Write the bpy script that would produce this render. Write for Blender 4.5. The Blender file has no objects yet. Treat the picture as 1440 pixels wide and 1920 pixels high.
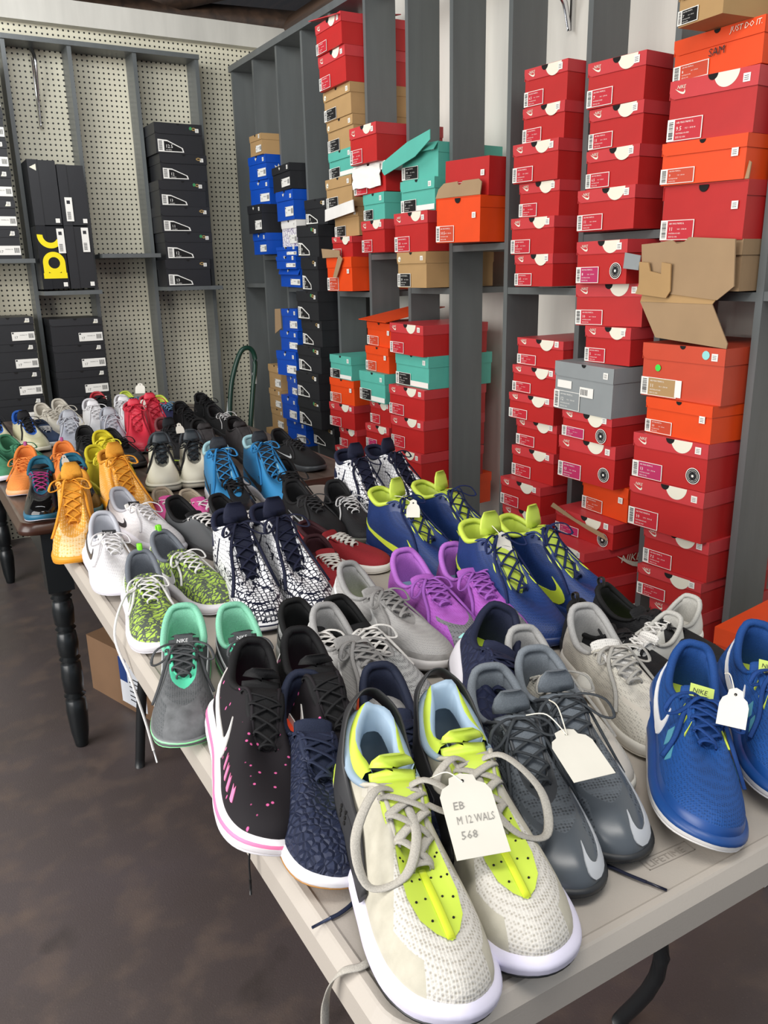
import bpy, bmesh, math, random
import numpy as np
from mathutils import Vector, Matrix, noise
random.seed(7)
S = bpy.context.scene
COL = S.collection
# ---------------------------------------------------------------- camera
cam_d = bpy.data.cameras.new('camera'); cam = bpy.data.objects.new('camera', cam_d); COL.objects.link(cam)
pitch, roll, yaw = .2866, -.02145, .5256
cy, sy, cp, sp = math.cos(yaw), math.sin(yaw), math.cos(pitch), math.sin(pitch)
fw = Vector((sy*cp, cy*cp, -sp)); rt = Vector((cy, -sy, 0)); up = rt.cross(fw)
r2 = math.cos(roll)*rt + math.sin(roll)*up; u2 = -math.sin(roll)*rt + math.cos(roll)*up
M = Matrix((r2, u2, -fw)).transposed().to_4x4(); M.translation = (0, 0, 1.385)
cam.matrix_world = M
cam_d.sensor_fit = 'VERTICAL'; cam_d.sensor_height = 36; cam_d.lens = 36*1530/1920; cam_d.clip_start = .02
S.camera = cam
# ---------------------------------------------------------------- light and exposure
S.view_settings.view_transform = 'Standard'; S.view_settings.look = 'None'
S.view_settings.exposure = 0.28; S.view_settings.gamma = 1; S.view_settings.use_curve_mapping = False
W = bpy.data.worlds.new('world'); S.world = W; W.use_nodes = True
bg = W.node_tree.nodes['Background']; bg.inputs[0].default_value = (.80, .88, 1.0, 1); bg.inputs[1].default_value = .46
def area(name, loc, tgt, sx, sz, power, col):
    d = bpy.data.lights.new(name, 'AREA'); d.shape = 'RECTANGLE'; d.size = sx; d.size_y = sz; d.energy = power; d.color = col
    o = bpy.data.objects.new(name, d); COL.objects.link(o); o.location = loc
    o.rotation_euler = (Vector(tgt)-Vector(loc)).to_track_quat('-Z', 'Y').to_euler(); return o
area('assumed_left_daylight', (-2.6, 1.2, 1.9), (1.2, 1.9, .9), 3.2, 2.4, 150, (1, .97, .93))  # assumed daylight from the left
area('overhead_fill', (.2, .2, 2.75), (.7, 1.6, .8), 1.6, .5, 24, (1, .96, .90))  # added soft fill from overhead, no known fixture
area('assumed_back_daylight', (.2, 3.2, 2.85), (1.1, 4.7, 1.6), 1.8, .5, 22, (.95, .98, 1.0))  # assumed cool light over the back wall, no skylight built in the ceiling
# ---------------------------------------------------------------- materials
MATS = {}
def mat(key, col, rough=.6, kind='plain', col2=None, scale=1.0, spec=.5, metal=0, bump=.3):
    if key in MATS: return MATS[key]
    m = bpy.data.materials.new(key); m.use_nodes = True; MATS[key] = m
    n = m.node_tree.nodes; l = m.node_tree.links; b = n['Principled BSDF']
    b.inputs['Base Color'].default_value = (*col, 1); b.inputs['Roughness'].default_value = rough
    b.inputs['Metallic'].default_value = metal; b.inputs['Specular IOR Level'].default_value = spec
    if kind == 'plain': return m
    tc = n.new('ShaderNodeTexCoord'); co = tc.outputs['Object']
    c2 = col2 or tuple(c*.6 for c in col)
    def mix(fac, a, bb):
        x = n.new('ShaderNodeMix'); x.data_type = 'RGBA'; l.new(fac, x.inputs[0])
        for i, c in ((6, a), (7, bb)):
            if hasattr(c, 'links'): l.new(c, x.inputs[i])
            else: x.inputs[i].default_value = (*c, 1)
        return x.outputs[2]
    def bumpn(h, s, d=.001):
        k = n.new('ShaderNodeBump'); k.inputs['Strength'].default_value = s; k.inputs['Distance'].default_value = d
        l.new(h, k.inputs['Height']); l.new(k.outputs[0], b.inputs['Normal'])
    def noisen(sc, det=4, dist=0, vec=None):
        t = n.new('ShaderNodeTexNoise'); t.inputs['Scale'].default_value = sc; t.inputs['Detail'].default_value = det
        t.inputs['Distortion'].default_value = dist; l.new(vec or co, t.inputs['Vector']); return t.outputs['Fac']
    def vor(sc, feat='F1', vec=None):
        t = n.new('ShaderNodeTexVoronoi'); t.feature = feat; t.inputs['Scale'].default_value = sc; l.new(vec or co, t.inputs['Vector']); return t
    def ramp(v, a, bb, rev=False):
        r = n.new('ShaderNodeMapRange'); l.new(v, r.inputs[0]); r.inputs[1].default_value = a; r.inputs[2].default_value = bb
        if rev: r.inputs[3].default_value = 1; r.inputs[4].default_value = 0
        return r.outputs[0]
    def mp(sx, sy, sz, rz=0):
        k = n.new('ShaderNodeMapping'); k.inputs['Scale'].default_value = (sx, sy, sz); k.inputs['Rotation'].default_value = (0, 0, rz); l.new(co, k.inputs['Vector']); return k.outputs[0]
    base = b.inputs['Base Color']
    if kind == 'mesh':
        v = vor(300*scale); v.inputs['Randomness'].default_value = .22; f = ramp(v.outputs['Distance'], .15, .5)
        l.new(mix(f, c2, col), base); bumpn(v.outputs['Distance'], bump, .0012)
    elif kind == 'fabric':
        v = noisen(700*scale, 2); f = ramp(v, .35, .65)
        l.new(mix(f, tuple(.8*x for x in col), col), base); bumpn(v, bump, .0008)
    elif kind == 'suede':
        v = noisen(60*scale, 6); f = ramp(v, .3, .7); l.new(mix(f, c2, col), base); bumpn(noisen(900, 2), .2, .0006)
    elif kind == 'leather':
        v = vor(500*scale); bumpn(v.outputs['Distance'], bump*.6, .0006)
    elif kind == 'quilt':
        v = vor(70*scale, 'DISTANCE_TO_EDGE'); bumpn(ramp(v.outputs['Distance'], 0, .3), 1.0, .003)
        f = ramp(v.outputs['Distance'], 0, .06, True); l.new(mix(f, col, c2), base)
    elif kind == 'honey':
        v = vor(105*scale, 'DISTANCE_TO_EDGE'); v.inputs['Randomness'].default_value = .35; s = n.new('ShaderNodeSeparateXYZ'); l.new(co, s.inputs[0])
        th = n.new('ShaderNodeMapRange'); l.new(s.outputs[0], th.inputs[0]); th.inputs[1].default_value = .12; th.inputs[2].default_value = .31
        th.inputs[3].default_value = .035; th.inputs[4].default_value = .15
        g = n.new('ShaderNodeMath'); g.operation = 'LESS_THAN'; l.new(v.outputs['Distance'], g.inputs[0]); l.new(th.outputs[0], g.inputs[1])
        l.new(mix(g.outputs[0], col, c2), base)
    elif kind == 'leaf':
        d = noisen(55, 3, 0); a = n.new('ShaderNodeVectorMath'); a.operation = 'ADD'
        cc = n.new('ShaderNodeTexNoise'); cc.inputs['Scale'].default_value = 60; l.new(co, cc.inputs['Vector'])
        sc = n.new('ShaderNodeVectorMath'); sc.operation = 'SCALE'; sc.inputs['Scale'].default_value = .02; l.new(cc.outputs['Color'], sc.inputs[0])
        l.new(mp(1, .45, .6, .5), a.inputs[0]); l.new(sc.outputs[0], a.inputs[1])
        v = vor(115, 'DISTANCE_TO_EDGE', a.outputs[0]); f = ramp(v.outputs['Distance'], .11, .16)
        l.new(mix(f, c2, col), base)
    elif kind == 'dash':
        v = vor(75, 'F1', mp(1, 1, .6)); f = ramp(v.outputs['Distance'], .10, .16, True)
        l.new(mix(f, col, c2), base); 
    elif kind == 'board':
        v = noisen(9*scale, 5); f = ramp(v, .3, .7); l.new(mix(f, tuple(x*.88 for x in col), col), base); bumpn(noisen(60, 4), .15, .001)
    elif kind == 'paint':
        v = noisen(6*scale, 6, .3, mp(1, 1, .15)); f = ramp(v, .3, .72); l.new(mix(f, tuple(x*.82 for x in col), col), base)
        bumpn(noisen(40, 6, 0, mp(1, 1, .08)), .25, .002)
    elif kind == 'wood':
        v = noisen(7*scale, 8, .6, mp(3, .35, 3)); f = ramp(v, .3, .7); l.new(mix(f, c2, col), base); bumpn(v, .3, .002)
    elif kind == 'peg':
        s = n.new('ShaderNodeSeparateXYZ'); l.new(co, s.inputs[0])
        def cell(o, off):
            a = n.new('ShaderNodeMath'); a.operation = 'ADD'; a.inputs[1].default_value = off; l.new(o, a.inputs[0])
            d = n.new('ShaderNodeMath'); d.operation = 'MULTIPLY'; d.inputs[1].default_value = 1/.0254; l.new(a.outputs[0], d.inputs[0])
            f = n.new('ShaderNodeMath'); f.operation = 'FRACT'; l.new(d.outputs[0], f.inputs[0])
            h = n.new('ShaderNodeMath'); h.operation = 'SUBTRACT'; h.inputs[1].default_value = .5; l.new(f.outputs[0], h.inputs[0])
            q = n.new('ShaderNodeMath'); q.operation = 'MULTIPLY'; l.new(h.outputs[0], q.inputs[0]); l.new(h.outputs[0], q.inputs[1]); return q.outputs[0]
        A = n.new('ShaderNodeMath'); A.operation = 'ADD'; l.new(cell(s.outputs[0], .0127-.688+2.54), A.inputs[0]); l.new(cell(s.outputs[2], .0127-2.575+2.54), A.inputs[1])
        g = n.new('ShaderNodeMath'); g.operation = 'LESS_THAN'; g.inputs[1].default_value = .036; l.new(A.outputs[0], g.inputs[0])
        base_c = mix(ramp(noisen(3, 5), .3, .7), tuple(x*.86 for x in col), col)
        l.new(mix(g.outputs[0], base_c, c2), base)
    elif kind == 'concrete':
        a = noisen(1.6, 8, .4); bb = noisen(9, 8); c = noisen(260, 3)
        x = mix(ramp(a, .3, .7), col, c2); x = mix(ramp(bb, .5, .85), x, (.15, .108, .085)); x = mix(ramp(noisen(2.6, 10, 1.2), .64, .80), x, (.030, .025, .023))
        x = mix(ramp(c, .66, .74), x, (.16, .13, .11)); l.new(x, base)
        rr = ramp(bb, .2, .8); k = n.new('ShaderNodeMath'); k.operation = 'MULTIPLY_ADD'; k.inputs[1].default_value = .25; k.inputs[2].default_value = .34; l.new(rr, k.inputs[0]); l.new(k.outputs[0], b.inputs['Roughness'])
        bumpn(c, .25, .002)
    return m
def C(h):
    h = h.lstrip('#'); v = [int(h[i:i+2], 16)/255 for i in (0, 2, 4)]
    return tuple(x/12.92 if x <= .04045 else ((x+.055)/1.055)**2.4 for x in v)
# ---------------------------------------------------------------- mesh builder
class MB:
    def __init__(s): s.v = []; s.f = []; s.m = []; s.sm = []
    def add(s, vs, fs, mi=0, smooth=True, T=None):
        o = len(s.v)
        for p in vs:
            if T is not None: p = T @ Vector(p)
            s.v.append((p[0], p[1], p[2]))
        for f in fs: s.f.append([i+o for i in f]); s.m.append(mi); s.sm.append(smooth)
    def box(s, a, b, mi=0, T=None):
        x0, y0, z0 = a; x1, y1, z1 = b
        s.add([(x0,y0,z0),(x1,y0,z0),(x1,y1,z0),(x0,y1,z0),(x0,y0,z1),(x1,y0,z1),(x1,y1,z1),(x0,y1,z1)],
              [(0,3,2,1),(4,5,6,7),(0,1,5,4),(1,2,6,5),(2,3,7,6),(3,0,4,7)], mi, False, T)
    def poly(s, pts, depth, mi=0, T=None):          # flat outline in X,Z given real thickness along -Y
        n = len(pts)
        s.add([(x, 0, z) for x, z in pts]+[(x, -depth, z) for x, z in pts],
              [list(range(n))[::-1], list(range(n, 2*n))]+[(i, (i+1) % n, n+(i+1) % n, n+i) for i in range(n)], mi, False, T)
    def grid(s, P, closed_u=False, closed_v=False, mi=0, mfun=None, flip=False, sm=True):
        nu, nv = len(P), len(P[0]); o = len(s.v)
        for r in P:
            for p in r: s.v.append((float(p[0]), float(p[1]), float(p[2])))
        for i in range(nu if closed_u else nu-1):
            for j in range(nv if closed_v else nv-1):
                a = o+i*nv+j; b = o+((i+1) % nu)*nv+j; c = o+((i+1) % nu)*nv+(j+1) % nv; d = o+i*nv+(j+1) % nv
                s.f.append([a, b, c, d] if not flip else [d, c, b, a]); s.m.append(mfun(i, j) if mfun else mi); s.sm.append(sm)
    def tube(s, pts, ra, rb=None, mi=0, n=8, hint=(0, 0, 1), closed=False, cap=True, taper=None):
        rb = ra if rb is None else rb; P = [Vector(p) for p in pts]; N = len(P); rings = []
        for i, p in enumerate(P):
            t = (P[(i+1) % N]-P[i-1]) if closed else (P[min(i+1, N-1)]-P[max(i-1, 0)])
            if t.length < 1e-9: t = Vector((1, 0, 0))
            t.normalize(); h = Vector(hint if not callable(hint) else hint(i)); w = t.cross(h)
            if w.length < 1e-5: w = t.cross(Vector((.3, 1, .2)))
            w.normalize(); h = w.cross(t); k = taper(i/(N-1)) if taper else 1
            a = ra[i] if hasattr(ra, '__len__') else ra; b = rb[i] if hasattr(rb, '__len__') else rb
            rings.append([p+w*(a*k*math.cos(2*math.pi*q/n))+h*(b*k*math.sin(2*math.pi*q/n)) for q in range(n)])
        o = len(s.v); s.grid(rings, closed, True, mi)
        if cap and not closed:
            s.f.append([o+q for q in range(n)][::-1]); s.m.append(mi); s.sm.append(False)
            s.f.append([o+(N-1)*n+q for q in range(n)]); s.m.append(mi); s.sm.append(False)
    def build(s, name, mats, parent=None, loc=None, rot=None):
        me = bpy.data.meshes.new(name); me.from_pydata(s.v, [], s.f)
        for m in (mats if isinstance(mats, (list, tuple)) else [mats]): me.materials.append(m)
        me.polygons.foreach_set('material_index', s.m); me.polygons.foreach_set('use_smooth', s.sm); me.update()
        o = bpy.data.objects.new(name, me); COL.objects.link(o)
        if parent: o.parent = parent
        if loc: o.location = loc
        if rot: o.rotation_euler = rot
        return o
def smooth(pts, n=6, closed=False):
    P = [Vector(p) for p in pts]; N = len(P); out = []
    for i in range(N if closed else N-1):
        g = lambda k: P[k % N] if closed else P[max(0, min(N-1, k))]
        a, b, c, d = g(i-1), g(i), g(i+1), g(i+2)
        for k in range(n):
            t = k/n; out.append(.5*((2*b)+(c-a)*t+(2*a-5*b+4*c-d)*t*t+(3*b-a-3*c+d)*t**3))
    if not closed: out.append(P[-1])
    return out
def empty(name, loc, rz=0, label=None, cat=None, group=None, rot=None):
    o = bpy.data.objects.new(name, None); COL.objects.link(o); o.location = loc; o.rotation_euler = rot or (0, 0, rz)
    o.empty_display_size = .05
    return tag(o, label, cat, group)
def tag(o, label=None, cat=None, group=None, kind=None):
    for k, v in (('label', label), ('category', cat), ('group', group), ('kind', kind)):
        if v: o[k] = v
    return o
def struct(o): o['kind'] = 'structure'; return o
_T = {}
def text_geo(s):
    if s not in _T:
        c = bpy.data.curves.new('t', 'FONT'); c.body = s; c.resolution_u = 1; c.align_x = 'LEFT'
        o = bpy.data.objects.new('t', c); me = bpy.data.meshes.new_from_object(o)
        _T[s] = ([(v.co.x, 0, v.co.y) for v in me.vertices], [list(p.vertices) for p in me.polygons])
        bpy.data.objects.remove(o); bpy.data.curves.remove(c)
    return _T[s]
def put_text(mb, s, x, z, h, mi, y=-.0004, T=None, sx=1.0, lean=0.0, maxw=None):
    vs, fs = text_geo(s)
    if not vs: return
    w = max(v[0] for v in vs)
    if maxw and w*h*sx > maxw: sx = maxw/(w*h)
    mb.add([(x+(v[0]+lean*v[2])*h*sx, y, z+v[2]*h) for v in vs], fs, mi, False, T)
SW_OUT = [(.10,.72),(.02,.45),(.02,.20),(.10,.04),(.22,.02),(.40,.12),(.60,.32),(.80,.58),(1,.88)]
SW_IN = [(.11,.74),(.09,.52),(.12,.38),(.20,.31),(.32,.34),(.46,.42),(.62,.54),(.80,.70),(1,.885)]
def lerp2(L, q):
    k = q*(len(L)-1); i = min(int(k), len(L)-2); f = k-i; return (L[i][0]*(1-f)+L[i+1][0]*f, L[i][1]*(1-f)+L[i+1][1]*f)
def swoosh_flat(mb, x, z, w, h, mi, y=-.0004, flip=False, T=None):
    N = 16; vs = []
    for i in range(N+1):
        for L in (SW_OUT, SW_IN):
            a, b = lerp2(L, i/N); vs.append((x+(1-a if flip else a)*w, y, z+b*h))
    fs = [(2*i, 2*i+2, 2*i+3, 2*i+1) for i in range(N)]
    if flip: fs = [f[::-1] for f in fs]
    mb.add(vs, fs, mi, False, T)
# ---------------------------------------------------------------- the room
GREY = mat('grey_paint_wood', C('#606464'), .36, 'paint', scale=3)
WHITE_W = mat('white_wall_paint', C('#e6e2d8'), .6, 'paint', scale=1.5)
PEG = mat('pegboard', C('#dad5bf'), .55, 'peg', C('#14130f'))
BEAM = mat('beam_paint', C('#d2cfc6'), .55, 'paint', scale=2)
ROOF = mat('roof_boards', C('#3a2a20'), .7, 'wood', C('#1b130e'))
RAFT = mat('rafter_wood', C('#4a3628'), .7, 'wood', C('#2a1d14'))
CONC = mat('stained_concrete', (.076, .060, .055), .45, 'concrete', (.092, .074, .078))
m = MB(); m.box((-4, -3, -.05), (4.5, 6, 0)); struct(m.build('floor', CONC))
m = MB(); m.box((-2.5, 4.766, 0), (2.26, 4.80, 2.62)); struct(m.build('wall_back', PEG))
m = MB(); m.box((2.13, -1.5, 0), (2.26, 4.766, 2.62)); struct(m.build('wall_right', WHITE_W))
m = MB(); m.box((-2.5, 4.71, 2.588), (2.26, 4.766, 2.70)); struct(m.build('trim_1', BEAM))
m = MB(); m.box((-2.6, .8, 3.10), (3.4, 7.2, 3.14)); m.box((-2.6, 7.1, 2.6), (3.4, 7.2, 3.12)); m.box((3.3, .8, 2.6), (3.4, 7.2, 3.12)); struct(m.build('ceiling', ROOF))
for nm, a, b in (('trim_2', (-2.2, 3.6, 3.0), (3.1, 4.6, 3.0)), ('trim_3', (1.3, 5.3, 2.83), (2.45, 4.30, 3.0)), ('trim_4', (2.2, 1.5, 2.70), (2.2, 4.75, 2.70)), ('trim_5', (.3, 5.4, 2.82), (2.3, 4.85, 2.76))):
    m = MB(); m.tube([a, b], .05, .08, n=4, hint=(0, 0, 1)); struct(m.build(nm, RAFT))
# grey stud shelves: free standing frames with through boards
def frame_shelf(name, uprights, shelves, top, bounds, axis, label):
    root = empty(name, (0, 0, 0), label=label, cat='shelf', group='grey painted shelving')
    th = .02
    for u in uprights:
        m = MB()
        if axis == 'x': m.box((1.81, u-th, .0), (1.95, u, top))
        else: m.box((u, 4.62, .0), (u+th, 4.762, top))
        m.build('upright', GREY, root)
    for (a, b, z) in shelves:
        m = MB()
        if axis == 'x': m.box((1.812, a, z-.022), (2.12, b, z))
        else: m.box((a, 4.44, z-.02), (b, 4.762, z))
        m.build('shelf_board', GREY, root)
    m = MB()
    if axis == 'x': m.box((1.80, bounds[0], top), (1.95, bounds[1], top+.03))
    else: m.box((bounds[0], 4.61, top), (bounds[1], 4.762, top+.022))
    m.build('top_rail', GREY, root)
    return root
UPF = 1
UP = [4.69, 4.385, 4.085, 3.795, 3.51, 3.205, 2.888, 2.60, 2.277, 1.925, 1.61, 1.305, .97, .64]
bay = lambda i: (UP[i+1], UP[i]-.02)
sh = [(*bay(0), 1.335), (*bay(1), 1.48), (*bay(2), 1.315), (*bay(4), 1.30), (*bay(5), 1.455), (*bay(6), 1.32), (*bay(7), 1.47), (*bay(8), 1.325), (*bay(9), 1.478), (*bay(10), 1.318), (*bay(11), 1.32)]
frame_shelf('upright_shelving', UP, sh, 2.445, (.6, 4.70), 'x', 'grey painted shelving of tall uprights holding shoe boxes along the white wall')
XS = [-.60, -.28, .03, .335, .645, .945, 1.262, 1.588]
shb = [(.355, .645, 1.48), (.665, .945, 1.325), (.965, 1.262, 1.50), (1.282, 1.588, 1.33), (.355, .645, .66), (.665, .945, .66)]
frame_shelf('upright_shelving', XS, shb, 2.475, (-.62, 1.61), 'y', 'grey painted frame shelving standing against the cream pegboard')
# chrome shelf brackets
CHR = mat('chrome', (.75, .75, .77), .18, metal=1)
for (p, top, bot, d, lab) in (((.80, 4.75, 0), 2.46, 2.12, 'y', 'chrome shelf bracket hanging on the pegboard'), ((2.12, 2.33, 0), 2.40, 2.145, 'x', 'chrome shelf bracket hanging on the white boards above red boxes')):
    m = MB(); dx, dy = (0, -1) if d == 'y' else (-1, 0)
    pts = [(p[0]+dx*o, p[1]+dy*o, z) for o, z in ((.01, top), (.075, top-.05), (.06, top-.14), (.035, (top+bot)/2-.05), (.012, bot))]
    m.tube(smooth(pts, 5), .009, .018, n=8, hint=(dx, dy, 0), taper=lambda t: 1.25-.75*t)
    m.tube([(p[0]+dx*.006, p[1]+dy*.006, top+.01), (p[0]+dx*.006, p[1]+dy*.006, bot)], .006, .004, n=6, hint=(dx, dy, 0))
    tag(m.build('shelf_bracket', CHR), lab, 'bracket')
# ---------------------------------------------------------------- tables
PL = mat('plastic_table', C('#b0a89e'), .5, 'leather', scale=.8, bump=.25)
BLK = mat('black_metal', C('#1c1e20'), .4)
def rrect(x0, y0, x1, y1, r, n=8):
    out = []
    for cx, cy, a0 in ((x1-r, y1-r, 0), (x0+r, y1-r, 90), (x0+r, y0+r, 180), (x1-r, y0+r, 270)):
        for k in range(n+1):
            a = math.radians(a0+90*k/n); out.append((cx+r*math.cos(a), cy+r*math.sin(a)))
    return out
T = empty('folding_table', (.69, 1.37, 0), label='light grey plastic folding table covered with rows of shoes', cat='table')
def off(p): return (p[0]-.69, p[1]-1.37)
m = MB(); lv = [(.0, .692, .020), (.0, .690, .003), (.0, .693, .0), (.0, .726, .0), (.002, .729, 0), (.0085, .7385, 0), (.011, .7405, 0), (.018, .7412, 0), (.021, .7395, 0)]
rings = []
for ins, z, extra in lv:
    i = ins+extra; rings.append([(*off(p), z) for p in rrect(.274+i, .459+i, 1.12-i, 2.289-i, .06-min(i, .03))])
m.grid(rings, False, True, 0, flip=True, sm=False)
o = len(m.v); top = [(*off(p), .7395) for p in rrect(.295, .480, 1.099, 2.268, .039)]; m.add(top, [list(range(len(top)))], 0, False)
bot = [(*off(p), .700) for p in rrect(.304, .489, 1.09, 2.259, .03)]; m.add(bot, [list(range(len(bot)))[::-1]], 0, False)
m.build('tabletop', PL, T)
m = MB(); EM = mat('table_emboss', C('#9d958b'), .5)
Tl = Matrix.Translation((.628-.69, .510-1.37, .7402)) @ Matrix.Rotation(math.radians(-3), 4, 'Z') @ Matrix.Rotation(math.radians(-90), 4, 'X')
put_text(m, 'LIFETIME', .004, .0035, .013, 0, 0, T=Tl, sx=1.1, maxw=.062)
for a, b in (((0, 0), (.070, .001)), ((0, .016), (.070, .017)), ((0, 0), (.001, .017)), ((.069, 0), (.070, .017))):
    m.add([(a[0], 0, a[1]), (b[0], 0, a[1]), (b[0], 0, b[1]), (a[0], 0, b[1])], [(0, 1, 2, 3)], 0, False, Tl)
m.build('embossed_logo', EM, T)
for yy, s in ((.84, -1), (2.05, 1)):
    for xx, sx in ((.46, -1), (.94, 1)):
        m = MB(); m.tube(smooth([off((xx, yy))+(.70,), off((xx-sx*.005, yy+s*.03))+(.5,), off((xx+sx*.02, yy+s*.1))+(.25,), off((xx+sx*.042, yy+s*.137 if s > 0 else yy))+(.0,)], 5), .014, n=10)
        m.build('leg', BLK, T)
    m = MB(); m.tube([off((.46, yy))+(.55,), off((.94, yy))+(.55,)], .011, n=8); m.build('leg_brace', BLK, T)
WD = mat('dark_wood_top', C('#6e6057'), .35, 'wood', C('#4a3d35'), scale=2)
WE = mat('dark_wood_edge', C('#3a2117'), .3)
BW = mat('black_turned_wood', C('#15191b'), .3)
T = empty('dining_table', (.72, 3.2, 0), label='dark wood table with black turned legs under shoes by the pegboard', cat='table')
def off2(p): return (p[0]-.72, p[1]-3.2)
m = MB(); m.grid([[(*off2(p), z) for p in rrect(.205+i, 2.335+i, 1.30-i, 4.22-i, .04)] for i, z in ((.02, .700), (0, .708), (0, .722), (.006, .732), (.010, .7405), (.02, .7405))], False, True, 0, mfun=lambda i, j: 0 if i > 3 else 1, flip=True)
tp = [(*off2(p), .7405) for p in rrect(.225, 2.355, 1.28, 4.20, .04)]; m.add(tp, [list(range(len(tp)))], 0, False)
m.build('tabletop', [WD, WE], T)
m = MB()
for a, b in (((.26, 2.40), (1.24, 2.42)), ((.26, 4.13), (1.24, 4.15)), ((.26, 2.42), (.28, 4.13)), ((1.22, 2.42), (1.24, 4.13))): m.box((*off2(a), .62), (*off2(b), .70))
m.build('apron', BW, T)
prof = [(0, .016), (.004, .019), (.02, .021), (.05, .026), (.12, .031), (.16, .030), (.168, .022), (.176, .032), (.184, .022), (.19, .029), (.235, .032), (.28, .029), (.288, .022), (.296, .031), (.304, .023), (.31, .028), (.345, .031), (.38, .027), (.387, .021), (.394, .030), (.402, .022), (.41, .028), (.45, .031), (.48, .028), (.487, .022), (.494, .031), (.502, .024), (.51, .032), (.52, .035)]
for x, y in ((.295, 2.40), (.285, 4.05), (1.2, 2.44), (1.2, 4.05)):
    m = MB(); ox, oy = off2((x, y))
    m.grid([[(ox+r*math.cos(a*math.pi/8), oy+r*math.sin(a*math.pi/8), z) for a in range(16)] for z, r in prof], False, True, 0, flip=True)
    m.box((ox-.036, oy-.036, .52), (ox+.036, oy+.036, .70)); m.build('leg', BW, T)
# hand truck, carton
GRN = mat('green_tube_paint', C('#16382c'), .35); WORN = mat('worn_metal', C('#b9bdbc'), .4); RUB = mat('tyre_rubber', C('#1a1a1a'), .7)
T = empty('hand_truck', (1.62, 4.25, 0), label='green tubular hand truck leaning beside the grey shelving near the pegboard', cat='hand truck')
m = MB(); m.tube(smooth([(-.14, 0, .12), (-.12, .02, .5), (-.085, .05, .75), (-.05, .06, .88), (.0, .06, .985), (.055, .06, .99), (.075, .06, .92), (.045, .05, .75), (-.0, .02, .5), (-.03, 0, .12)], 7), .0135, n=10)
m.build('handle', GRN, T)
m = MB(); m.tube([(-.112, .04, .62), (-.088, .05, .73)], .0142, n=10); m.tube([(.066, .06, .86), (.06, .056, .80)], .0142, n=10); m.build('worn_patch', WORN, T)
m = MB(); m.box((-.16, -.16, 0), (.0, 0, .012)); m.box((-.15, -.012, .0), (-.01, .0, .16)); m.build('toe_plate', GRN, T)
for x in (-.19, .02):
    m = MB(); m.grid([[(x+dx, .03+r*math.cos(a*math.pi/10), .085+r*math.sin(a*math.pi/10)) for a in range(20)] for dx, r in ((0, .02), (0, .085), (.03, .085), (.03, .02))], False, True); m.build('wheel', RUB, T)
KR = mat('carton_board', C('#7d5f45'), .75, 'board'); LBW = mat('label_paper', C('#dfe2e8'), .55); LBB = mat('label_blue', C('#23407e'), .5); INK = mat('ink', C('#26262a'), .6)
T = empty('carton', (.627, 2.593, 0), math.radians(-71.2), label='brown cardboard carton with blue and white label under the plastic table', cat='box')
m = MB(); m.box((-.23, -.16, 0), (.23, .16, .205)); m.build('carton_body', KR, T)
m = MB(); m.add([(-.23, -.16, .206), (.23, -.16, .206), (.23, 0, .213), (-.23, 0, .213)], [(0, 1, 2, 3)]); m.add([(-.23, 0, .208), (.23, 0, .208), (.23, .16, .22), (-.23, .16, .22)], [(0, 1, 2, 3)]); m.build('flap', KR, T)
m = MB(); m.box((-.035, -.1615, .02), (.11, -.160, .185)); m.box((-.035, -.162, .10), (.01, -.1613, .185), 1); m.box((.03, -.162, .160), (.065, -.1613, .178), 2)
for k in range(6): m.box((.018, -.162, .04+.016*k), (.09, -.1613, .044+.016*k), 2)
m.build('shipping_label', [LBW, LBB, INK], T)
# ---------------------------------------------------------------- shoe boxes
CRD = dict(
 red=mat('red_card', C('#b8201f'), .5, 'board'), redlid=mat('red_lid_card', C('#c63a3e'), .42, 'board'), kraft=mat('kraft_card', C('#b08d5e'), .75, 'board'),  # redlid: pinkish sheen of the lids is painted into their lighter colour
 teal=mat('teal_card', C('#58b3a2'), .5, 'board'), orange=mat('orange_card', C('#e5480f'), .5, 'board'), salmon=mat('salmon_card', C('#c8472b'), .5, 'board'),
 blue=mat('blue_card', C('#0f4cb4'), .4, 'board'), black=mat('black_card', C('#232427'), .45, 'board'), grey=mat('grey_card', C('#8e9394'), .5, 'board'),
 white=mat('white_card', C('#e9e6e0'), .6, 'board'), tornk=mat('bare_card', C('#a08463'), .8, 'board'), floral=mat('floral_card', C('#e6e2e4'), .5, 'quilt', C('#5a3c86'), scale=.55),
)
HOLE = mat('thumb_hole', C('#0d0b0b'), .9); PAP = mat('sticker_paper', C('#e8e6df'), .55); CRE = mat('cream_print', C('#e3dfcd'), .5)
PINKL = mat('magenta_label', C('#b42a5c'), .5); REDL = mat('red_label', C('#bb2230'), .5); GOLD = mat('gold_print', C('#a88a55'), .4)
DOT = {k: mat('dot_'+k, C(c), .5) for k, c in dict(green='#3c8a55', yellow='#e0c32a', orange='#f0925a', pink='#e58a94', blue='#5b9ed0', teal='#8fd0cf', lime='#3fd24a').items()}
YEL = mat('yellow_print', C('#f2dc12'), .35)
def circ(mb, cx, cz, r, mi, y, a0=0, a1=360, n=20, r2=None, T=None):
    if r2 is None:
        pts = [(cx+r*math.cos(math.radians(a0+(a1-a0)*k/n)), y, cz+r*math.sin(math.radians(a0+(a1-a0)*k/n))) for k in range(n+1)]
        if a1-a0 == 360: pts = pts[:-1]
        mb.add(pts, [list(range(len(pts)))], mi, False, T)
    else:
        vs = []
        for k in range(n+1):
            a = math.radians(a0+(a1-a0)*k/n); vs += [(cx+r*math.cos(a), y, cz+r*math.sin(a)), (cx+r2*math.cos(a), y, cz+r2*math.sin(a))]
        mb.add(vs, [(2*k, 2*k+2, 2*k+3, 2*k+1) for k in range(n)], mi, False, T)
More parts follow.
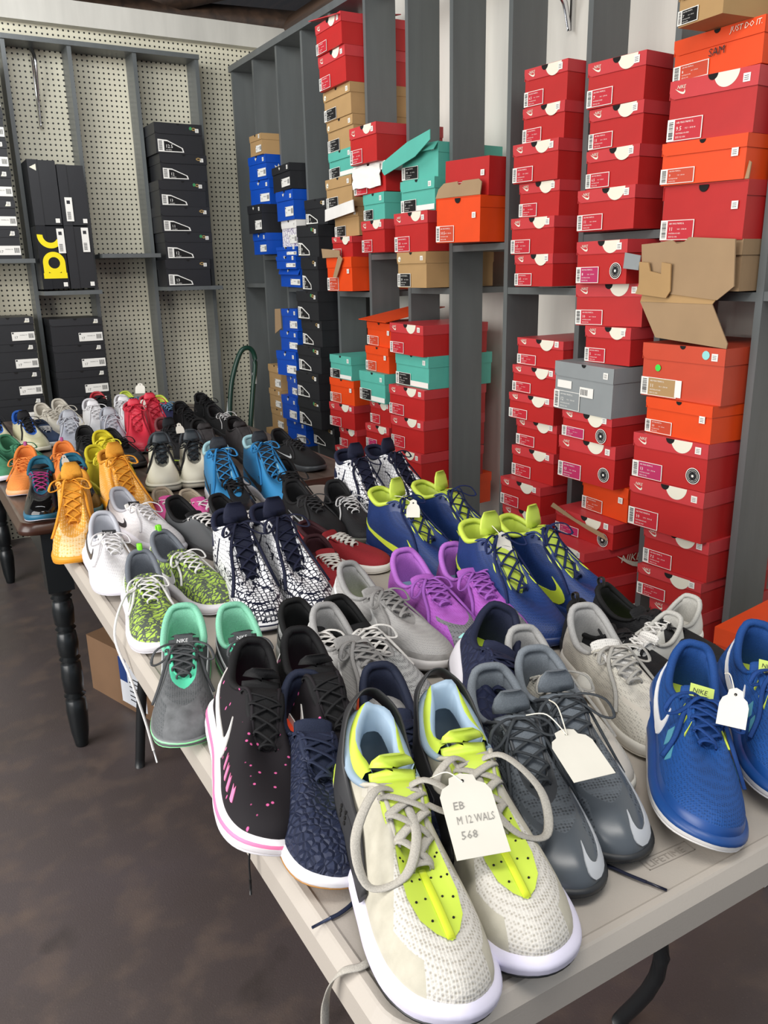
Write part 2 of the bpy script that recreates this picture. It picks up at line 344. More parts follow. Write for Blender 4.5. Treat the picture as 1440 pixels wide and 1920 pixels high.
def rect(mb, x0, z0, x1, z1, mi, y, T=None): mb.add([(x0, y, z0), (x1, y, z0), (x1, y, z1), (x0, y, z1)], [(0, 1, 2, 3)], mi, False, T)
def size_label(root, kind, w, h, size, style, fw=.44, fh=.40):
    m = MB(); y = -.0012; x0, z0 = -w/2+.002, .003; lw, lh = w*fw, h*fh
    if style == 'ua':
        pts = [(x0+.01, z0+.004), (x0+lw*1.25, z0+.004), (x0+lw*1.2, z0+lh*.45), (x0+lw*.5, z0+lh*1.1), (x0+.01, z0+lh*1.15)]
        m.poly(pts, .0006, 0, Matrix.Translation((0, -.0004, 0)))
        ip = [(x0+lw*.36, z0+.008), (x0+lw*1.19, z0+.008), (x0+lw*1.14, z0+lh*.42), (x0+lw*.52, z0+lh*.98), (x0+lw*.36, z0+lh*1.0)]
        m.add([(a, -.0013, b) for a, b in ip], [list(range(5))], 1, False)
        for k in range(7): rect(m, x0+.014+.0, z0+.012+k*lh*.12, x0+lw*.28, z0+.012+k*lh*.12+lh*.06, 1, -.0013)
        put_text(m, size, x0+lw*.42, z0+lh*.42, lh*.42, 0, -.0015); put_text(m, 'UA MENS', x0+lw*.42, z0+lh*.2, lh*.14, 0, -.0015)
        return tag(m.build('size_label', [PAP, HOLE], root))
    if style == 'white':
        a, b = (w/2-lw-.004, w/2-.004); zz = z0+h*.1
        rect(m, a, zz, b, zz+lh*.85, 0, y); put_text(m, size, a+lw*.1, zz+lh*.2, lh*.34, 1, y-.0003); put_text(m, 'ORIGINALS 555', a+lw*.34, zz+lh*.48, lh*.13, 1, y-.0003, maxw=lw*.34)
        for k in range(5): rect(m, a+lw*(.74+.045*k), zz+lh*.2, a+lw*(.765+.045*k), zz+lh*.66, 1, y-.0003)
        rect(m, a+lw*.02, zz+lh*.66, a+lw*.1, zz+lh*.8, 1, y-.0003)
        return m.build('size_label', [PAP, INK], root)
    pm = {'red': REDL, 'mag': PINKL, 'black': HOLE, 'orange': CRD['salmon'], 'tan': CRD['kraft'], 'grey': CRD['grey']}[style]
    rect(m, x0, z0, x0+lw, z0+lh, 0, y)
    bar = lw*.2
    rect(m, x0+bar+.0012, z0+.0016, x0+lw-.0025, z0+lh-.0016, 1, y-.0002)
    k = z0+lh*.1
    while k < z0+lh*.9:
        t = lh*random.choice((.02, .03, .05)); rect(m, x0+bar*.22, k, x0+bar*.85, k+t, 2, y-.0002); k += t+lh*random.choice((.015, .03))
    xx = x0+bar+lw*.06; mw = lw*.68
    put_text(m, 'AIR MAX PRIME SL', xx, z0+lh*.78, lh*.12, 0, y-.0004, maxw=mw)
    put_text(m, size, xx, z0+lh*.46, lh*.27, 0, y-.0004); put_text(m, 'UK 9   EUR 44', xx+lw*.25, z0+lh*.5, lh*.10, 0, y-.0004, maxw=mw*.6)
    put_text(m, 'WHITE/BLACK-RED', xx, z0+lh*.3, lh*.09, 0, y-.0004, maxw=mw*.8); put_text(m, '555112 006', xx, z0+lh*.12, lh*.12, 0, y-.0004, maxw=mw*.6)
    return m.build('size_label', [PAP, pm, INK], root)
def shoe_box(kind, w, h, loc, rz, roll, label, group, size='9', d=.31, seed=0, vert=False):
    R = random.Random(seed)
    root = empty('shoe_box', loc, 0, label, 'shoe box', group, rot=(0, math.radians(max(-2, min(2, roll))*.6), rz))
    base, lid, st, ls, sw, cres = {'red': ('red', 'redlid', 'red', .30, 1, 1), 'redc': ('red', 'redlid', 'mag', .30, 1, 1), 'redopen': ('red', 'white', 'red', .3, 0, 0), 'redopen2': ('red', 'red', 'red', .001, 0, 0), 'redbig': ('red', 'red', 'red', .26, 0, 0),
      'kraft': ('kraft', 'kraft', 'black', .32, 2, 0), 'tan': ('kraft', 'kraft', 'white', .3, 0, 0), 'teal': ('teal', 'teal', 'black', .34, 0, 0), 'teald': ('teal', 'teal', 'black', .4, 0, 0), 'tealopen': ('teal', 'teal', 'black', .3, 0, 0),
      'orange': ('orange', 'orange', 'orange', .3, 0, 0), 'orangeopen': ('orange', 'orange', 'orange', .26, 0, 0), 'orangejdi': ('orange', 'orange', 'orange', .36, 0, 0), 'salmon': ('salmon', 'salmon', 'tan', .3, 0, 0),
      'blue': ('blue', 'blue', 'white', .34, 3, 0), 'bluec': ('blue', 'blue', 'white', .34, 3, 0), 'blackad': ('black', 'black', 'white', .3, 3, 0), 'floral': ('floral', 'white', 'white', .3, 0, 0),
      'ua': ('black', 'black', 'ua', .36, 4, 0), 'adi': ('black', 'black', 'white', .26, 5, 0), 'grey': ('grey', 'grey', 'grey', .30, 0, 0), 'torn': ('tornk', 'tornk', None, .3, 0, 0)}[kind]
    B, Lm = CRD[base], CRD[lid]; lh = h*ls; e = .0022
    m = MB(); t = .003   # open tray: bottom and four walls of real thickness
    a = w/2-e; top = h-.003
    m.box((-a, e, 0), (a, d-e, t)); m.box((-a, e, t), (a, e+t, top)); m.box((-a, d-e-t, t), (a, d-e, top)); m.box((-a, e+t, t), (-a+t, d-e-t, top)); m.box((a-t, e+t, t), (a, d-e-t, top))
    m.build('tray', B, root)
    flap_up = kind in ('orangeopen', 'redbig'); flap_out = {'tealopen': 38, 'redopen': 12, 'bluec': 25}.get(kind, R.choice((0, 0, 1, 2, 3)))
    if kind == 'redopen2': lid_on = False
    else: lid_on = True
    if lid_on:
        m = MB(); z0 = h-lh; q = w/2
        m.box((-q, 0, h-t), (q, d, h)); m.box((-q, d-t, z0), (q, d, h-t)); m.box((-q, .0, z0), (-q+t*.6, d-t, h-t)); m.box((q-t*.6, 0, z0), (q, d-t, h-t))
        r = min(.016, lh*.6); tw = -math.radians(flap_out)
        pts = [(-q, h), (-q, z0+r), (-q+r*.3, z0+r*.3), (-q+r, z0), (q, z0), (q, h)]
        Tm = Matrix.Translation((0, 0, h)) @ Matrix.Rotation(tw, 4, 'X') @ Matrix.Translation((0, 0, -h))
        if not flap_up: m.poly(pts, .0022, 0, Tm @ Matrix.Translation((0, .0012, 0)))
        m.build('lid', Lm, root)
        y = -.0016
        if flap_up:   # front flap of the lid folded up, bare card showing, thumb notch
            m = MB(); hh = lh*1.35; n = 10
            arc = [(.012*math.cos(math.pi*(1+k/n)), hh+.012*math.sin(math.pi*(1+k/n))) for k in range(n+1)]
            pts = [(-q, 0), (q, 0), (q-.004, hh*.8), (q-.02, hh)]+[(x, z) for x, z in arc[::-1]]+[(-q+.03, hh*.96), (-q+.006, hh*.6)]
            m.poly(pts, .003, 0, Matrix.Translation((0, 0, h)) @ Matrix.Rotation(math.radians(-14), 4, 'X')); m.build('raised_flap', CRD['tornk'], root)
            m = MB(); circ(m, 0, h-.006, .014, 0, -.0008, 180, 360); rect(m, -.014, h-.008, .014, h-.004, 0, -.0007); m.build('thumb_hole', HOLE, root)
        else:
            m = MB(); cx = R.uniform(-.004, .004); hr = .0135 if cres else .009
            if cres and not vert:
                mc = MB(); circ(mc, cx+.036, h-.0008, .033, 1, y-.0002, 180, 360, T=Tm); mc.build('crescent_print', [HOLE, CRE], root)
            mc = MB(); circ(mc, cx, h-.0006, hr, 0, y-.0005, 180, 360, T=Tm); mc.build('thumb_hole', HOLE, root)
            if sw == 1:
                swoosh_flat(m, -q+.016, h-lh*.78, .030, .016, 1, y-.0004, True, Tm); put_text(m, 'NIKE', -q+.021, h-lh*.46, .011, 1, y-.0004, Tm, lean=.25)
            if sw == 2: circ(m, -q+.02, h-lh*.6, .010, 1, y-.0004, T=Tm); swoosh_flat(m, -q+.012, h-lh*.7, .016, .007, 0, y-.0006, True, Tm)
            if sw == 4:   # interlocked arcs logo
                for zc, a0 in ((.006, 190), (-.006, 10)): circ(m, q-.046, h-lh*.45+zc, .0135, 2, y-.0004, a0, a0+160, r2=.0095, T=Tm)
            if sw == 5: m.add([(q-.045, y, h-lh*.8), (q-.022, y, h-lh*.8), (q-.033, y, h-lh*.15)], [(0, 1, 2)], 1, False, Tm)
            if sw == 3:
                for aa in (60, 90, 120): 
                    m.add([(-.01+.0*aa, y-.0004, h-lh*.6), (-.01+.014*math.cos(math.radians(aa-14)), y-.0004, h-lh*.6+.011), (-.01+.018*math.cos(math.radians(aa)), y-.0004, h-lh*.6+.018*math.sin(math.radians(aa))), (-.01+.014*math.cos(math.radians(aa+14)), y-.0004, h-lh*.6+.011)], [(0, 1, 2, 3)], 1, False, Tm)
            if m.v: m.build('lid_logo', [HOLE, CRE, GOLD], root)
    if kind == 'salmon': fwid, fh = .46, .34
    elif size and len(size) > 0 and base in ('red', 'orange') and w > .215: fwid, fh = .42, .36
    else: fwid, fh = .46, .38
    if st: size_label(root, kind, w, h, size, st, fwid, fh)
    # price sticker
    m = MB(); sx, sz = (w/2-.030, h-lh*.75 if ls > .01 else h*.5)
    if kind in ('kraft', 'teal', 'orange', 'blue') or flap_up: sz = h*.52 if flap_up or kind == 'orange' else h-lh*.8
    rect(m, sx-.008, sz, sx+.010, sz+.018, 0, -.0026)
    for k in range(3): rect(m, sx-.005, sz+.004+.004*k, sx+.006, sz+.0052+.004*k, 1, -.0029)
    if kind != 'orangejdi': m.build('price_sticker', [PAP, INK], root)
    ex = MB(); mats = [PAP, INK, CRE, HOLE]
    if kind == 'redc':      # round black and white sticker
        cx, cz = w/2-.040, h*.30; circ(ex, cx, cz, .0215, 0, -.0012); circ(ex, cx, cz, .0195, 3, -.0015); circ(ex, cx, cz, .0165, 0, -.0017, 0, 360, r2=.0155); circ(ex, cx, cz, .0125, 0, -.0018, 0, 360, r2=.0118)
        for q_ in (-.005, .005): rect(ex, cx+q_-.002, cz-.011, cx+q_+.002, cz+.011, 1, -.002)
        circ(ex, cx, cz, .0035, 0, -.0022)
    if kind == 'teal': rect(ex, -w/2+w*.47, .004, w/2-.003, h*.2, 0, -.0006)
    if kind == 'orangejdi':
        e2 = MB(); put_text(e2, 'JUST DO IT.', w/2-.088, h*.82, .017, 0, -.0035, lean=.15, maxw=.082); e2.build('printed_slogan', CRE, root); put_text(ex, 'SAM', -.02, h*.42, .024, 1, -.003, maxw=.06)
    if kind == 'redopen':   # crumpled white tissue hanging out of the front
        rr = [[(-w/2+.01+(w-.03)*i/8, -.012-.008*noise.noise((i*.9, j*.8, seed)), h*.92-h*.72*j/6+.012*noise.noise((i*.5, j*.7, 3+seed))) for j in range(7)] for i in range(9)]
        ex.grid(rr, mi=0); ex.grid([[(p[0], p[1]+.002, p[2]) for p in r_] for r_ in rr], mi=0)
    if kind == 'salmon':
        e2 = MB(); circ(e2, -w/2+.055, h*.55, .009, 0, -.0012); e2.build('sticker', DOT['lime'], root); e2 = MB(); circ(e2, w/2-.055, h-lh*.45, .011, 0, -.0026); e2.build('sticker', DOT['teal'], root)
        rect(ex, -w/2+.115, .006, -w/2+.135, h*.36, 0, -.0018)
    if kind == 'grey':
        e2 = MB(); rect(e2, -w/2+.015, h*.46, -w/2+.075, h*.62, 0, -.0008); e2.build('sticker', PAP, root); rect(ex, -w/2+.11, h*.34, -w/2+.165, h*.54, 0, -.0008); [rect(ex, -w/2+.115+.006*k, h*.38, -w/2+.118+.006*k, h*.5, 1, -.0011) for k in range(5)]
    if kind == 'ua' and seed % 2: 
        circ(ex, w/2-.062, h-lh*.4, .008, 4, -.0026); mats += [DOT['green' if seed % 4 else 'yellow']]
    if ex.v: ex.build('sticker', mats, root)
    if kind in ('blue', 'bluec') and seed % 2 == 0:
        m = MB(); Ts = Matrix.Translation((w/2+.0012, 0, 0)) @ Matrix.Rotation(math.radians(90), 4, 'Z'); cx, cz = .07, h*.34
        for aa in (48, 90, 132):
            f = lambda rr_, da: (cx+rr_*math.cos(math.radians(aa+da)), 0, cz+rr_*math.sin(math.radians(aa+da)))
            m.add([(cx, 0, cz), f(.022, -16), f(.034, 0), f(.022, 16)], [(0, 1, 2, 3)], 0, False, Ts)
        put_text(m, 'adidas', .045, h*.1, .018, 0, 0, Ts); m.build('side_print', CRE, root)
    return root
RW = {
'A': [['tan', 1.727, 4.118, 1.965, -2.39, 0.174, 0.096, 2.189], ['blue', 1.744, 4.115, 1.849, 3.465, 0.206, 0.117, 0.721], ['blue', 1.756, 4.114, 1.729, 5.707, 0.215, 0.118, 1.08], ['blackad', 1.706, 4.119, 1.59, -0.725, 0.196, 0.134, 0.87], ['blue', 1.724, 4.118, 1.484, -1.814, 0.195, 0.103, 0.517]],
'A2': [['tan', 1.76, 4.114, 0.773, -2.601, 0.189, 0.132, -0.368], ['tan', 1.756, 4.114, 0.665, -2.595, 0.188, 0.109, -0.372], ['tan', 1.763, 4.113, 0.548, -2.759, 0.193, 0.11, 0.005], ['tan', 1.745, 4.115, 0.42, 1.222, 0.201, 0.122, -0.133]],
'B': [['blackad', 1.741, 3.824, 1.774, -2.202, 0.239, 0.115, -4.124], ['blue', 1.752, 3.824, 1.637, 0.306, 0.204, 0.115, -0.592], ['floral', 1.762, 3.823, 1.513, -1.582, 0.194, 0.12, 0.696], ['blue', 1.757, 3.823, 1.467, 4.373, 0.215, 0.045, 0.737], ['blue', 1.749, 3.824, 1.407, 3.405, 0.213, 0.06, 1.229], ['bluec', 1.768, 3.821, 1.319, 7.663, 0.235, 0.079, 2.019]],
'B2': [['blue', 1.743, 3.825, 1.104, -0.119, 0.194, 0.109, -1.491], ['blue', 1.74, 3.825, 1.002, 1.901, 0.203, 0.099, -0.537], ['blue', 1.727, 3.827, 0.877, 4.845, 0.21, 0.122, -0.775], ['blue', 1.725, 3.828, 0.771, -9.609, 0.165, 0.108, -1.186], ['blue', 1.717, 3.828, 0.645, -0.609, 0.198, 0.131, -0.038], ['blue', 1.76, 3.823, 0.51, 5.854, 0.196, 0.11, -1.724]],
'C': [['ua', 1.778, 3.52, 1.599, 3.606, 0.211, 0.113, 0.55], ['ua', 1.731, 3.526, 1.458, 2.608, 0.212, 0.135, 2.292], ['ua', 1.723, 3.527, 1.304, -2.029, 0.197, 0.131, 1.134], ['ua', 1.716, 3.527, 1.17, 2.972, 0.212, 0.131, 0.249], ['ua', 1.729, 3.526, 1.047, 1.719, 0.21, 0.121, 0.494], ['ua', 1.719, 3.527, 0.923, 5.402, 0.224, 0.123, 0.477], ['ua', 1.703, 3.529, 0.796, 4.515, 0.218, 0.126, 0.176], ['ua', 1.707, 3.528, 0.654, 5.485, 0.228, 0.14, 0.584], ['ua', 1.773, 3.52, 0.546, 3.451, 0.221, 0.1, 0.519]],
'D': [['red', 1.714, 3.207, 2.257, -0.771, 0.23, 0.114, -1.684], ['red', 1.728, 3.205, 2.124, 0.743, 0.235, 0.133, -1.974], ['kraft', 1.747, 3.202, 2.006, -1.043, 0.243, 0.112, -3.054], ['kraft', 1.755, 3.201, 1.882, 0.11, 0.234, 0.124, -2.617], ['teal', 1.748, 3.203, 1.775, -0.565, 0.218, 0.111, -1.911], ['kraft', 1.741, 3.203, 1.649, 1.625, 0.229, 0.123, -2.76], ['kraft', 1.769, 3.2, 1.534, 1.602, 0.214, 0.089, -1.611], ['red', 1.734, 3.206, 1.449, -3.644, 0.188, 0.095, 1.148], ['orange', 1.728, 3.206, 1.306, 3.305, 0.213, 0.134, -0.228]],
'D2': [['teal', 1.711, 3.209, 0.921, 0.667, 0.202, 0.105, -0.035], ['orange', 1.721, 3.207, 0.808, 3.456, 0.213, 0.107, -0.054], ['red', 1.719, 3.207, 0.697, 4.582, 0.214, 0.105, -0.287], ['red', 1.729, 3.207, 0.602, -1.682, 0.173, 0.095, -1.052], ['red', 1.73, 3.206, 0.515, 4.173, 0.197, 0.091, -1.051]],
'E': [['red', 1.685, 2.902, 1.792, 1.154, 0.205, 0.135, -0.082], ['redopen', 1.719, 2.896, 1.682, 3.847, 0.229, 0.107, -1.561], ['teald', 1.713, 2.899, 1.582, -7.098, 0.176, 0.097, 0.097], ['red', 1.71, 2.899, 1.459, -2.158, 0.192, 0.119, -0.108]],
'E2': [['orange', 1.734, 2.895, 1.085, -4.181, 0.211, 0.097, 2.424], ['orange', 1.718, 2.897, 0.981, -1.518, 0.2, 0.107, 0.501], ['teal', 1.699, 2.9, 0.857, 0.874, 0.21, 0.115, 0.512], ['red', 1.725, 2.897, 0.756, -1.95, 0.184, 0.08, -0.507], ['redc', 1.716, 2.898, 0.647, 2.269, 0.19, 0.112, -1.045], ['redc', 1.719, 2.898, 0.503, 1.671, 0.183, 0.135, -1.046]],
'F': [['tealopen', 1.764, 2.588, 1.708, 5.031, 0.218, 0.117, 0.938], ['teal', 1.75, 2.591, 1.594, 2.941, 0.216, 0.113, -0.363], ['red', 1.719, 2.596, 1.453, 3.084, 0.215, 0.128, -0.482], ['kraft', 1.711, 2.598, 1.324, 0.293, 0.201, 0.125, 0.112]],
'F2': [['red', 1.695, 2.6, 1.074, 2.326, 0.227, 0.116, 1.755], ['teal', 1.719, 2.596, 0.949, 2.464, 0.225, 0.122, 1.121], ['red', 1.699, 2.598, 0.83, 3.984, 0.236, 0.118, 1.266], ['red', 1.696, 2.6, 0.701, 4.092, 0.22, 0.125, 0.074], ['red', 1.682, 2.602, 0.58, 1.983, 0.224, 0.106, 0.749], ['orange', 1.733, 2.593, 0.453, 3.824, 0.23, 0.115, 0.551]],
'G': [['redopen2', 1.743, 2.28, 1.621, 5.825, 0.222, 0.122, 2.043], ['orangeopen', 1.713, 2.286, 1.475, 5.426, 0.227, 0.142, 1.373]],
'H': [['red', 1.747, 1.931, 1.844, 1.815, 0.181, 0.105, 1.876], ['red', 1.743, 1.932, 1.745, 0.488, 0.183, 0.096, 1.592], ['red', 1.726, 1.934, 1.634, 1.452, 0.199, 0.111, 1.278], ['red', 1.735, 1.933, 1.534, -1.302, 0.186, 0.1, 1.612], ['red', 1.722, 1.935, 1.427, 0.008, 0.2, 0.113, 0.702], ['red', 1.723, 1.936, 1.331, -2.722, 0.184, 0.095, -0.153]],
'H2': [['red', 1.772, 1.923, 1.08, 1.004, 0.217, 0.087, 0.967], ['red', 1.752, 1.927, 0.991, -0.827, 0.219, 0.09, 1.57], ['red', 1.743, 1.93, 0.906, 1.152, 0.216, 0.084, 0.529], ['red', 1.76, 1.927, 0.813, -1.29, 0.202, 0.092, 0.415], ['red', 1.751, 1.928, 0.708, 0.951, 0.206, 0.092, 0.015], ['red', 1.708, 1.938, 0.611, 0.47, 0.203, 0.102, -0.001], ['red', 1.716, 1.937, 0.503, 0.079, 0.201, 0.103, 0.008], ['red', 1.713, 1.938, 0.395, -0.686, 0.19, 0.104, -0.166], ['red', 1.71, 1.939, 0.29, -1.294, 0.184, 0.106, -0.183]],
'I': [['red', 1.734, 1.631, 1.794, 3.497, 0.194, 0.112, 1.936], ['red', 1.737, 1.631, 1.69, 1.213, 0.191, 0.103, 1.449], ['red', 1.733, 1.632, 1.591, 0.028, 0.193, 0.099, 0.88], ['red', 1.727, 1.632, 1.481, 1.208, 0.209, 0.111, -0.103]],
'I2': [['redc', 1.716, 1.636, 1.339, -0.677, 0.195, 0.115, -0.645], ['red', 1.768, 1.618, 1.222, 6.281, 0.237, 0.12, -1.315], ['red', 1.743, 1.63, 1.117, -1.502, 0.182, 0.102, -0.605], ['grey', 1.692, 1.638, 0.975, -0.37, 0.24, 0.146, 2.49], ['redc', 1.7, 1.64, 0.894, -0.642, 0.206, 0.091, 0.475], ['redc', 1.714, 1.634, 0.765, 1.668, 0.228, 0.122, 0.717], ['orange', 1.766, 1.623, 0.659, -2.639, 0.196, 0.094, 0.428], ['redc', 1.722, 1.631, 0.581, 1.19, 0.244, 0.093, 1.255], ['red', 1.637, 1.656, 0.489, -5.665, 0.193, 0.103, 0.622], ['red', 1.673, 1.647, 0.387, -6.019, 0.196, 0.094, 0.686]],
'J': [['kraft', 1.654, 1.346, 1.908, -5.916, 0.136, 0.078, 1.352], ['orangejdi', 1.752, 1.307, 1.812, 0.358, 0.248, 0.121, -0.307], ['red', 1.746, 1.31, 1.673, 3.849, 0.236, 0.138, 3.316], ['orange', 1.735, 1.314, 1.575, 2.116, 0.239, 0.095, 2.95], ['redbig', 1.744, 1.309, 1.442, 0.694, 0.245, 0.126, 2.704], ['torn', 1.75, 1.305, 1.322, 4.173, 0.269, 0.115, 0.076]],
'J2': [['salmon', 1.73, 1.313, 1.048, 1.048, 0.256, 0.14, 0.627], ['orange', 1.715, 1.322, 0.951, -1.947, 0.22, 0.094, -0.355], ['redc', 1.712, 1.321, 0.826, 2.012, 0.239, 0.124, -0.643], ['red', 1.712, 1.32, 0.688, 2.507, 0.241, 0.133, -0.541], ['red', 1.742, 1.314, 0.575, 1.889, 0.214, 0.112, -1.043], ['red', 1.731, 1.318, 0.484, 3.064, 0.21, 0.091, -1.215], ['red', 1.74, 1.317, 0.371, 2.646, 0.169, 0.104, -1.511]],
}
ORD = ['lowest', 'second from bottom', 'third from bottom', 'fourth from bottom', 'fifth from bottom', 'sixth from bottom', 'seventh from bottom', 'eighth from bottom', 'ninth from bottom', 'tenth from bottom']
def pos_word(i, n): return ['topmost', 'second from top', 'third from top', 'fourth from top', 'fifth from top', 'sixth from top', 'seventh from top', 'eighth from top', 'ninth from top', 'tenth from top'][i] if i < n-1 else 'lowest'
STK = {'A': 'upper stack in the bay by the pegboard', 'A2': 'kraft stack low beside the green hand truck', 'B': 'upper blue stack beside black boxes', 'B2': 'lower blue stack beside black boxes', 'C': 'tall black stack on the white wall',
 'D': 'tall mixed stack touching the ceiling rail', 'D2': 'lower stack right of the black boxes', 'E': 'short upper stack above the open orange lid', 'E2': 'lower stack with an open orange lid', 'F': 'upper stack under the open teal lid',
 'F2': 'lower stack left of the wide grey upright', 'G': 'two-box stack on the bare grey shelf', 'H': 'six red boxes on the central shelf', 'H2': 'lower red stack left of the grey box', 'I': 'upper red stack above the stickered boxes',
 'I2': 'stack around the plain grey box', 'J': 'upper stack above the torn kraft panel', 'J2': 'lower stack under the torn kraft box'}
CN = {'red': 'red', 'redc': 'red round-stickered', 'redopen': 'red tissue-stuffed', 'redopen2': 'lidless red', 'redbig': 'large red flap-up', 'kraft': 'kraft', 'tan': 'kraft', 'teal': 'teal', 'teald': 'teal', 'tealopen': 'teal open-lidded', 'orange': 'orange', 'orangeopen': 'orange flap-up', 'orangejdi': 'orange hand-lettered', 'salmon': 'salmon orange', 'blue': 'blue', 'bluec': 'crushed blue', 'blackad': 'black', 'floral': 'white floral', 'ua': 'black', 'grey': 'grey', 'torn': 'torn kraft'}
SZ = {('I2', 0): '8', ('I2', 1): '10', ('I2', 2): '5', ('I2', 3): '12', ('I2', 4): '7.5', ('I2', 5): '13', ('I2', 7): '13', ('J', 1): '8', ('J', 2): '9.5', ('J2', 0): '11', ('J2', 1): '10', ('J2', 2): '13', ('J2', 3): '10', ('J2', 4): '7.5', ('J2', 5): '9', ('J2', 6): '6', ('G', 1): '10.5'}
made = {}
sd = 0
for key, rows in RW.items():
    n = len(rows)
    for i, (kind, x, y, z, yw, w, h, rl) in enumerate(rows):
        sd += 1
        if i > 0:
            gap = rows[i-1][3]-z
            if abs(gap-h) < .03: h = gap-.0008
        fi = min(range(len(UP)-1), key=lambda q: abs(UP[q]+.02-y)); near, far_ = UP[fi]+.004, UP[fi-1]-.024
        y = max(y, near); w = min(w, far_-y-.004); sl = (far_-y-w)/.25
        a = max(-min(.1, (y-near)/.25), min(.1, sl, math.radians(yw))) if math.radians(yw) > 0 else max(-min(.1, (y-near)/.25), math.radians(yw)); dd = (-math.sin(a), math.cos(a))
        loc = (x+dd[0]*w/2, y+dd[1]*w/2, z)
        lab = '%s shoe box, %s in %s' % (CN[kind], pos_word(i, n), STK[key])
        made[(key, i)] = (shoe_box(kind, w, h, loc, a-math.pi/2, rl, lab, 'shoe boxes on the grey shelving', SZ.get((key, i), random.choice(['9', '8.5', '10', '11', '7', '6.5'])), seed=sd), w, h)
# big logo on the side of the red box behind the black shoes
r, w, h = made[('I2', 8)]
m = MB(); Ts = Matrix.Translation((w/2+.001, 0, 0)) @ Matrix.Rotation(math.radians(90), 4, 'Z')
swoosh_flat(m, .12, h*.18, .105, .055, 0, 0, True, Ts); put_text(m, 'NIKE', .135, h*.44, .034, 0, -.0003, Ts, lean=.2); m.build('side_logo', CRE, r)
# open lids and torn card
def sheet(root, name, pts, th, mt, T):
    m = MB(); m.poly(pts, th, 0, T); return m.build(name, mt, root)
r, w, h = made[('F', 0)]      # long teal flap sticking out of the open lid
sheet(r, 'open_flap', [(-w/2-.075, h*.35), (-w/2-.06, h*.22), (w*.1, h*.62), (w/2, h*1.02), (w/2, h*1.3), (-w*.1, h*1.08), (-w/2-.07, h*.62)], .003, CRD['teal'], Matrix.Translation((0, -.035, 0)))
r, w, h = made[('E2', 0)]
sheet(r, 'raised_lid', [(-w/2-.02, -.03), (w/2, -.03), (w/2, .26), (-w/2-.01, .25)], .003, CRD['orange'], Matrix.Translation((0, 0, h+.012)) @ Matrix.Rotation(math.radians(-80), 4, 'X'))
r, w, h = made[('D', 0)]
sheet(r, 'raised_lid', [(-w/2-.02, -.02), (w/2, -.02), (w/2, .28), (-w/2-.01, .27)], .003, CRD['redlid'], Matrix.Translation((0, 0, h+.004)) @ Matrix.Rotation(math.radians(8), 4, 'Y') @ Matrix.Rotation(math.radians(-84), 4, 'X'))
r, w, h = made[('D', 6)]      # white flap and kraft lid thrown open
sheet(r, 'white_flap', [(-w/2-.025, h*.62), (w/2+.02, h*.8), (w/2+.015, h*1.22), (-w/2-.02, h*1.05)], .004, CRD['white'], Matrix.Translation((0, -.03, 0)))
r, w, h = made[('D', 8)]
sheet(r, 'torn_flap', [(-.01, h*.42), (.02, h*.40), (.075, h*.95), (.045, h*1.08)], .003, CRD['tornk'], Matrix.Translation((-.02, -.012, 0)))
sheet(r, 'raised_flap', [(-w/2-.012, 0), (.03, 0), (.03, h*.2), (-w/2-.02, h*.28)], .003, CRD['tornk'], Matrix.Translation((0, -.01, h)))
r, w, h = made[('B2', 0)]
sheet(r, 'open_flap', [(-w/2-.085, -.02), (-w/2, .01), (-w/2, h), (-w/2-.07, h*.98)], .003, CRD['tornk'], Matrix.Translation((0, -.004, 0)))
r, w, h = made[('I2', 7)]
sheet(r, 'torn_lid', [(-w/2-.01, h*1.0), (-w/2, h*1.18), (-w*.1, h*.82), (w/2-.03, h*.62), (w/2-.01, h*.40), (w*.1, h*.58)], .003, CRD['tornk'], Matrix.Translation((0, -.010, 0)))
r, w, h = made[('I2', 0)]
sheet(r, 'torn_corner', [(w/2-.004, h*.35), (w/2+.05, h*.30), (w/2+.055, h*.62), (w/2+.0, h*.7)], .003, CRD['grey'], Matrix.Translation((0, -.006, 0)))
r, w, h = made[('J', 5)]      # torn inside-out box and its lid hanging below
sheet(r, 'torn_panel', [(-w/2-.006, h*.98), (-w/2, h*.0), (-w*.24, -.004), (-w*.13, -.008), (w/2-.04, -.02), (w/2+.004, h*.10), (w/2, h*1.0), (w*.02, h*1.08), (-.01, h*.98), (-.03, h*.96), (-.045, h*1.04), (-w/2+.05, h*1.0)], .004, CRD['tornk'], Matrix.Translation((0, -.022, 0)) @ Matrix.Rotation(math.radians(3), 4, 'X'))
sheet(r, 'torn_flap', [(-w/2-.014, h*-.06), (-w/2-.002, h*.15), (-w/2+.0, h*.62), (-w/2+.03, h*.60), (-w/2+.035, h*.42), (-w/2+.07, h*.36), (-w/2+.072, h*.6), (-w/2+.10, h*.56), (-w/2+.098, h*.0), (-w/2+.085, h*-.14)], .004, CRD['kraft'], Matrix.Translation((0, -.032, 0)) @ Matrix.Rotation(math.radians(6), 4, 'X'))
sheet(r, 'hanging_lid', [(-w/2, .0), (w/2-.03, .0), (w/2-.055, -.030), (-w/2-.008, -.028)], .003, CRD['kraft'], Matrix.Translation((0, -.018, -.001)))
sheet(r, 'hanging_lid', [(-w/2-.008, -.028), (w/2-.055, -.030), (w/2-.002, -.122), (w/2-.004, -.134), (-w/2+.05, -.118)], .003, CRD['tornk'], Matrix.Translation((0, -.018, 0)))
m = MB(); rect(m, .028, h*.28, .066, h*.5, 0, -.0275); m.build('dark_patch', GREY, r)
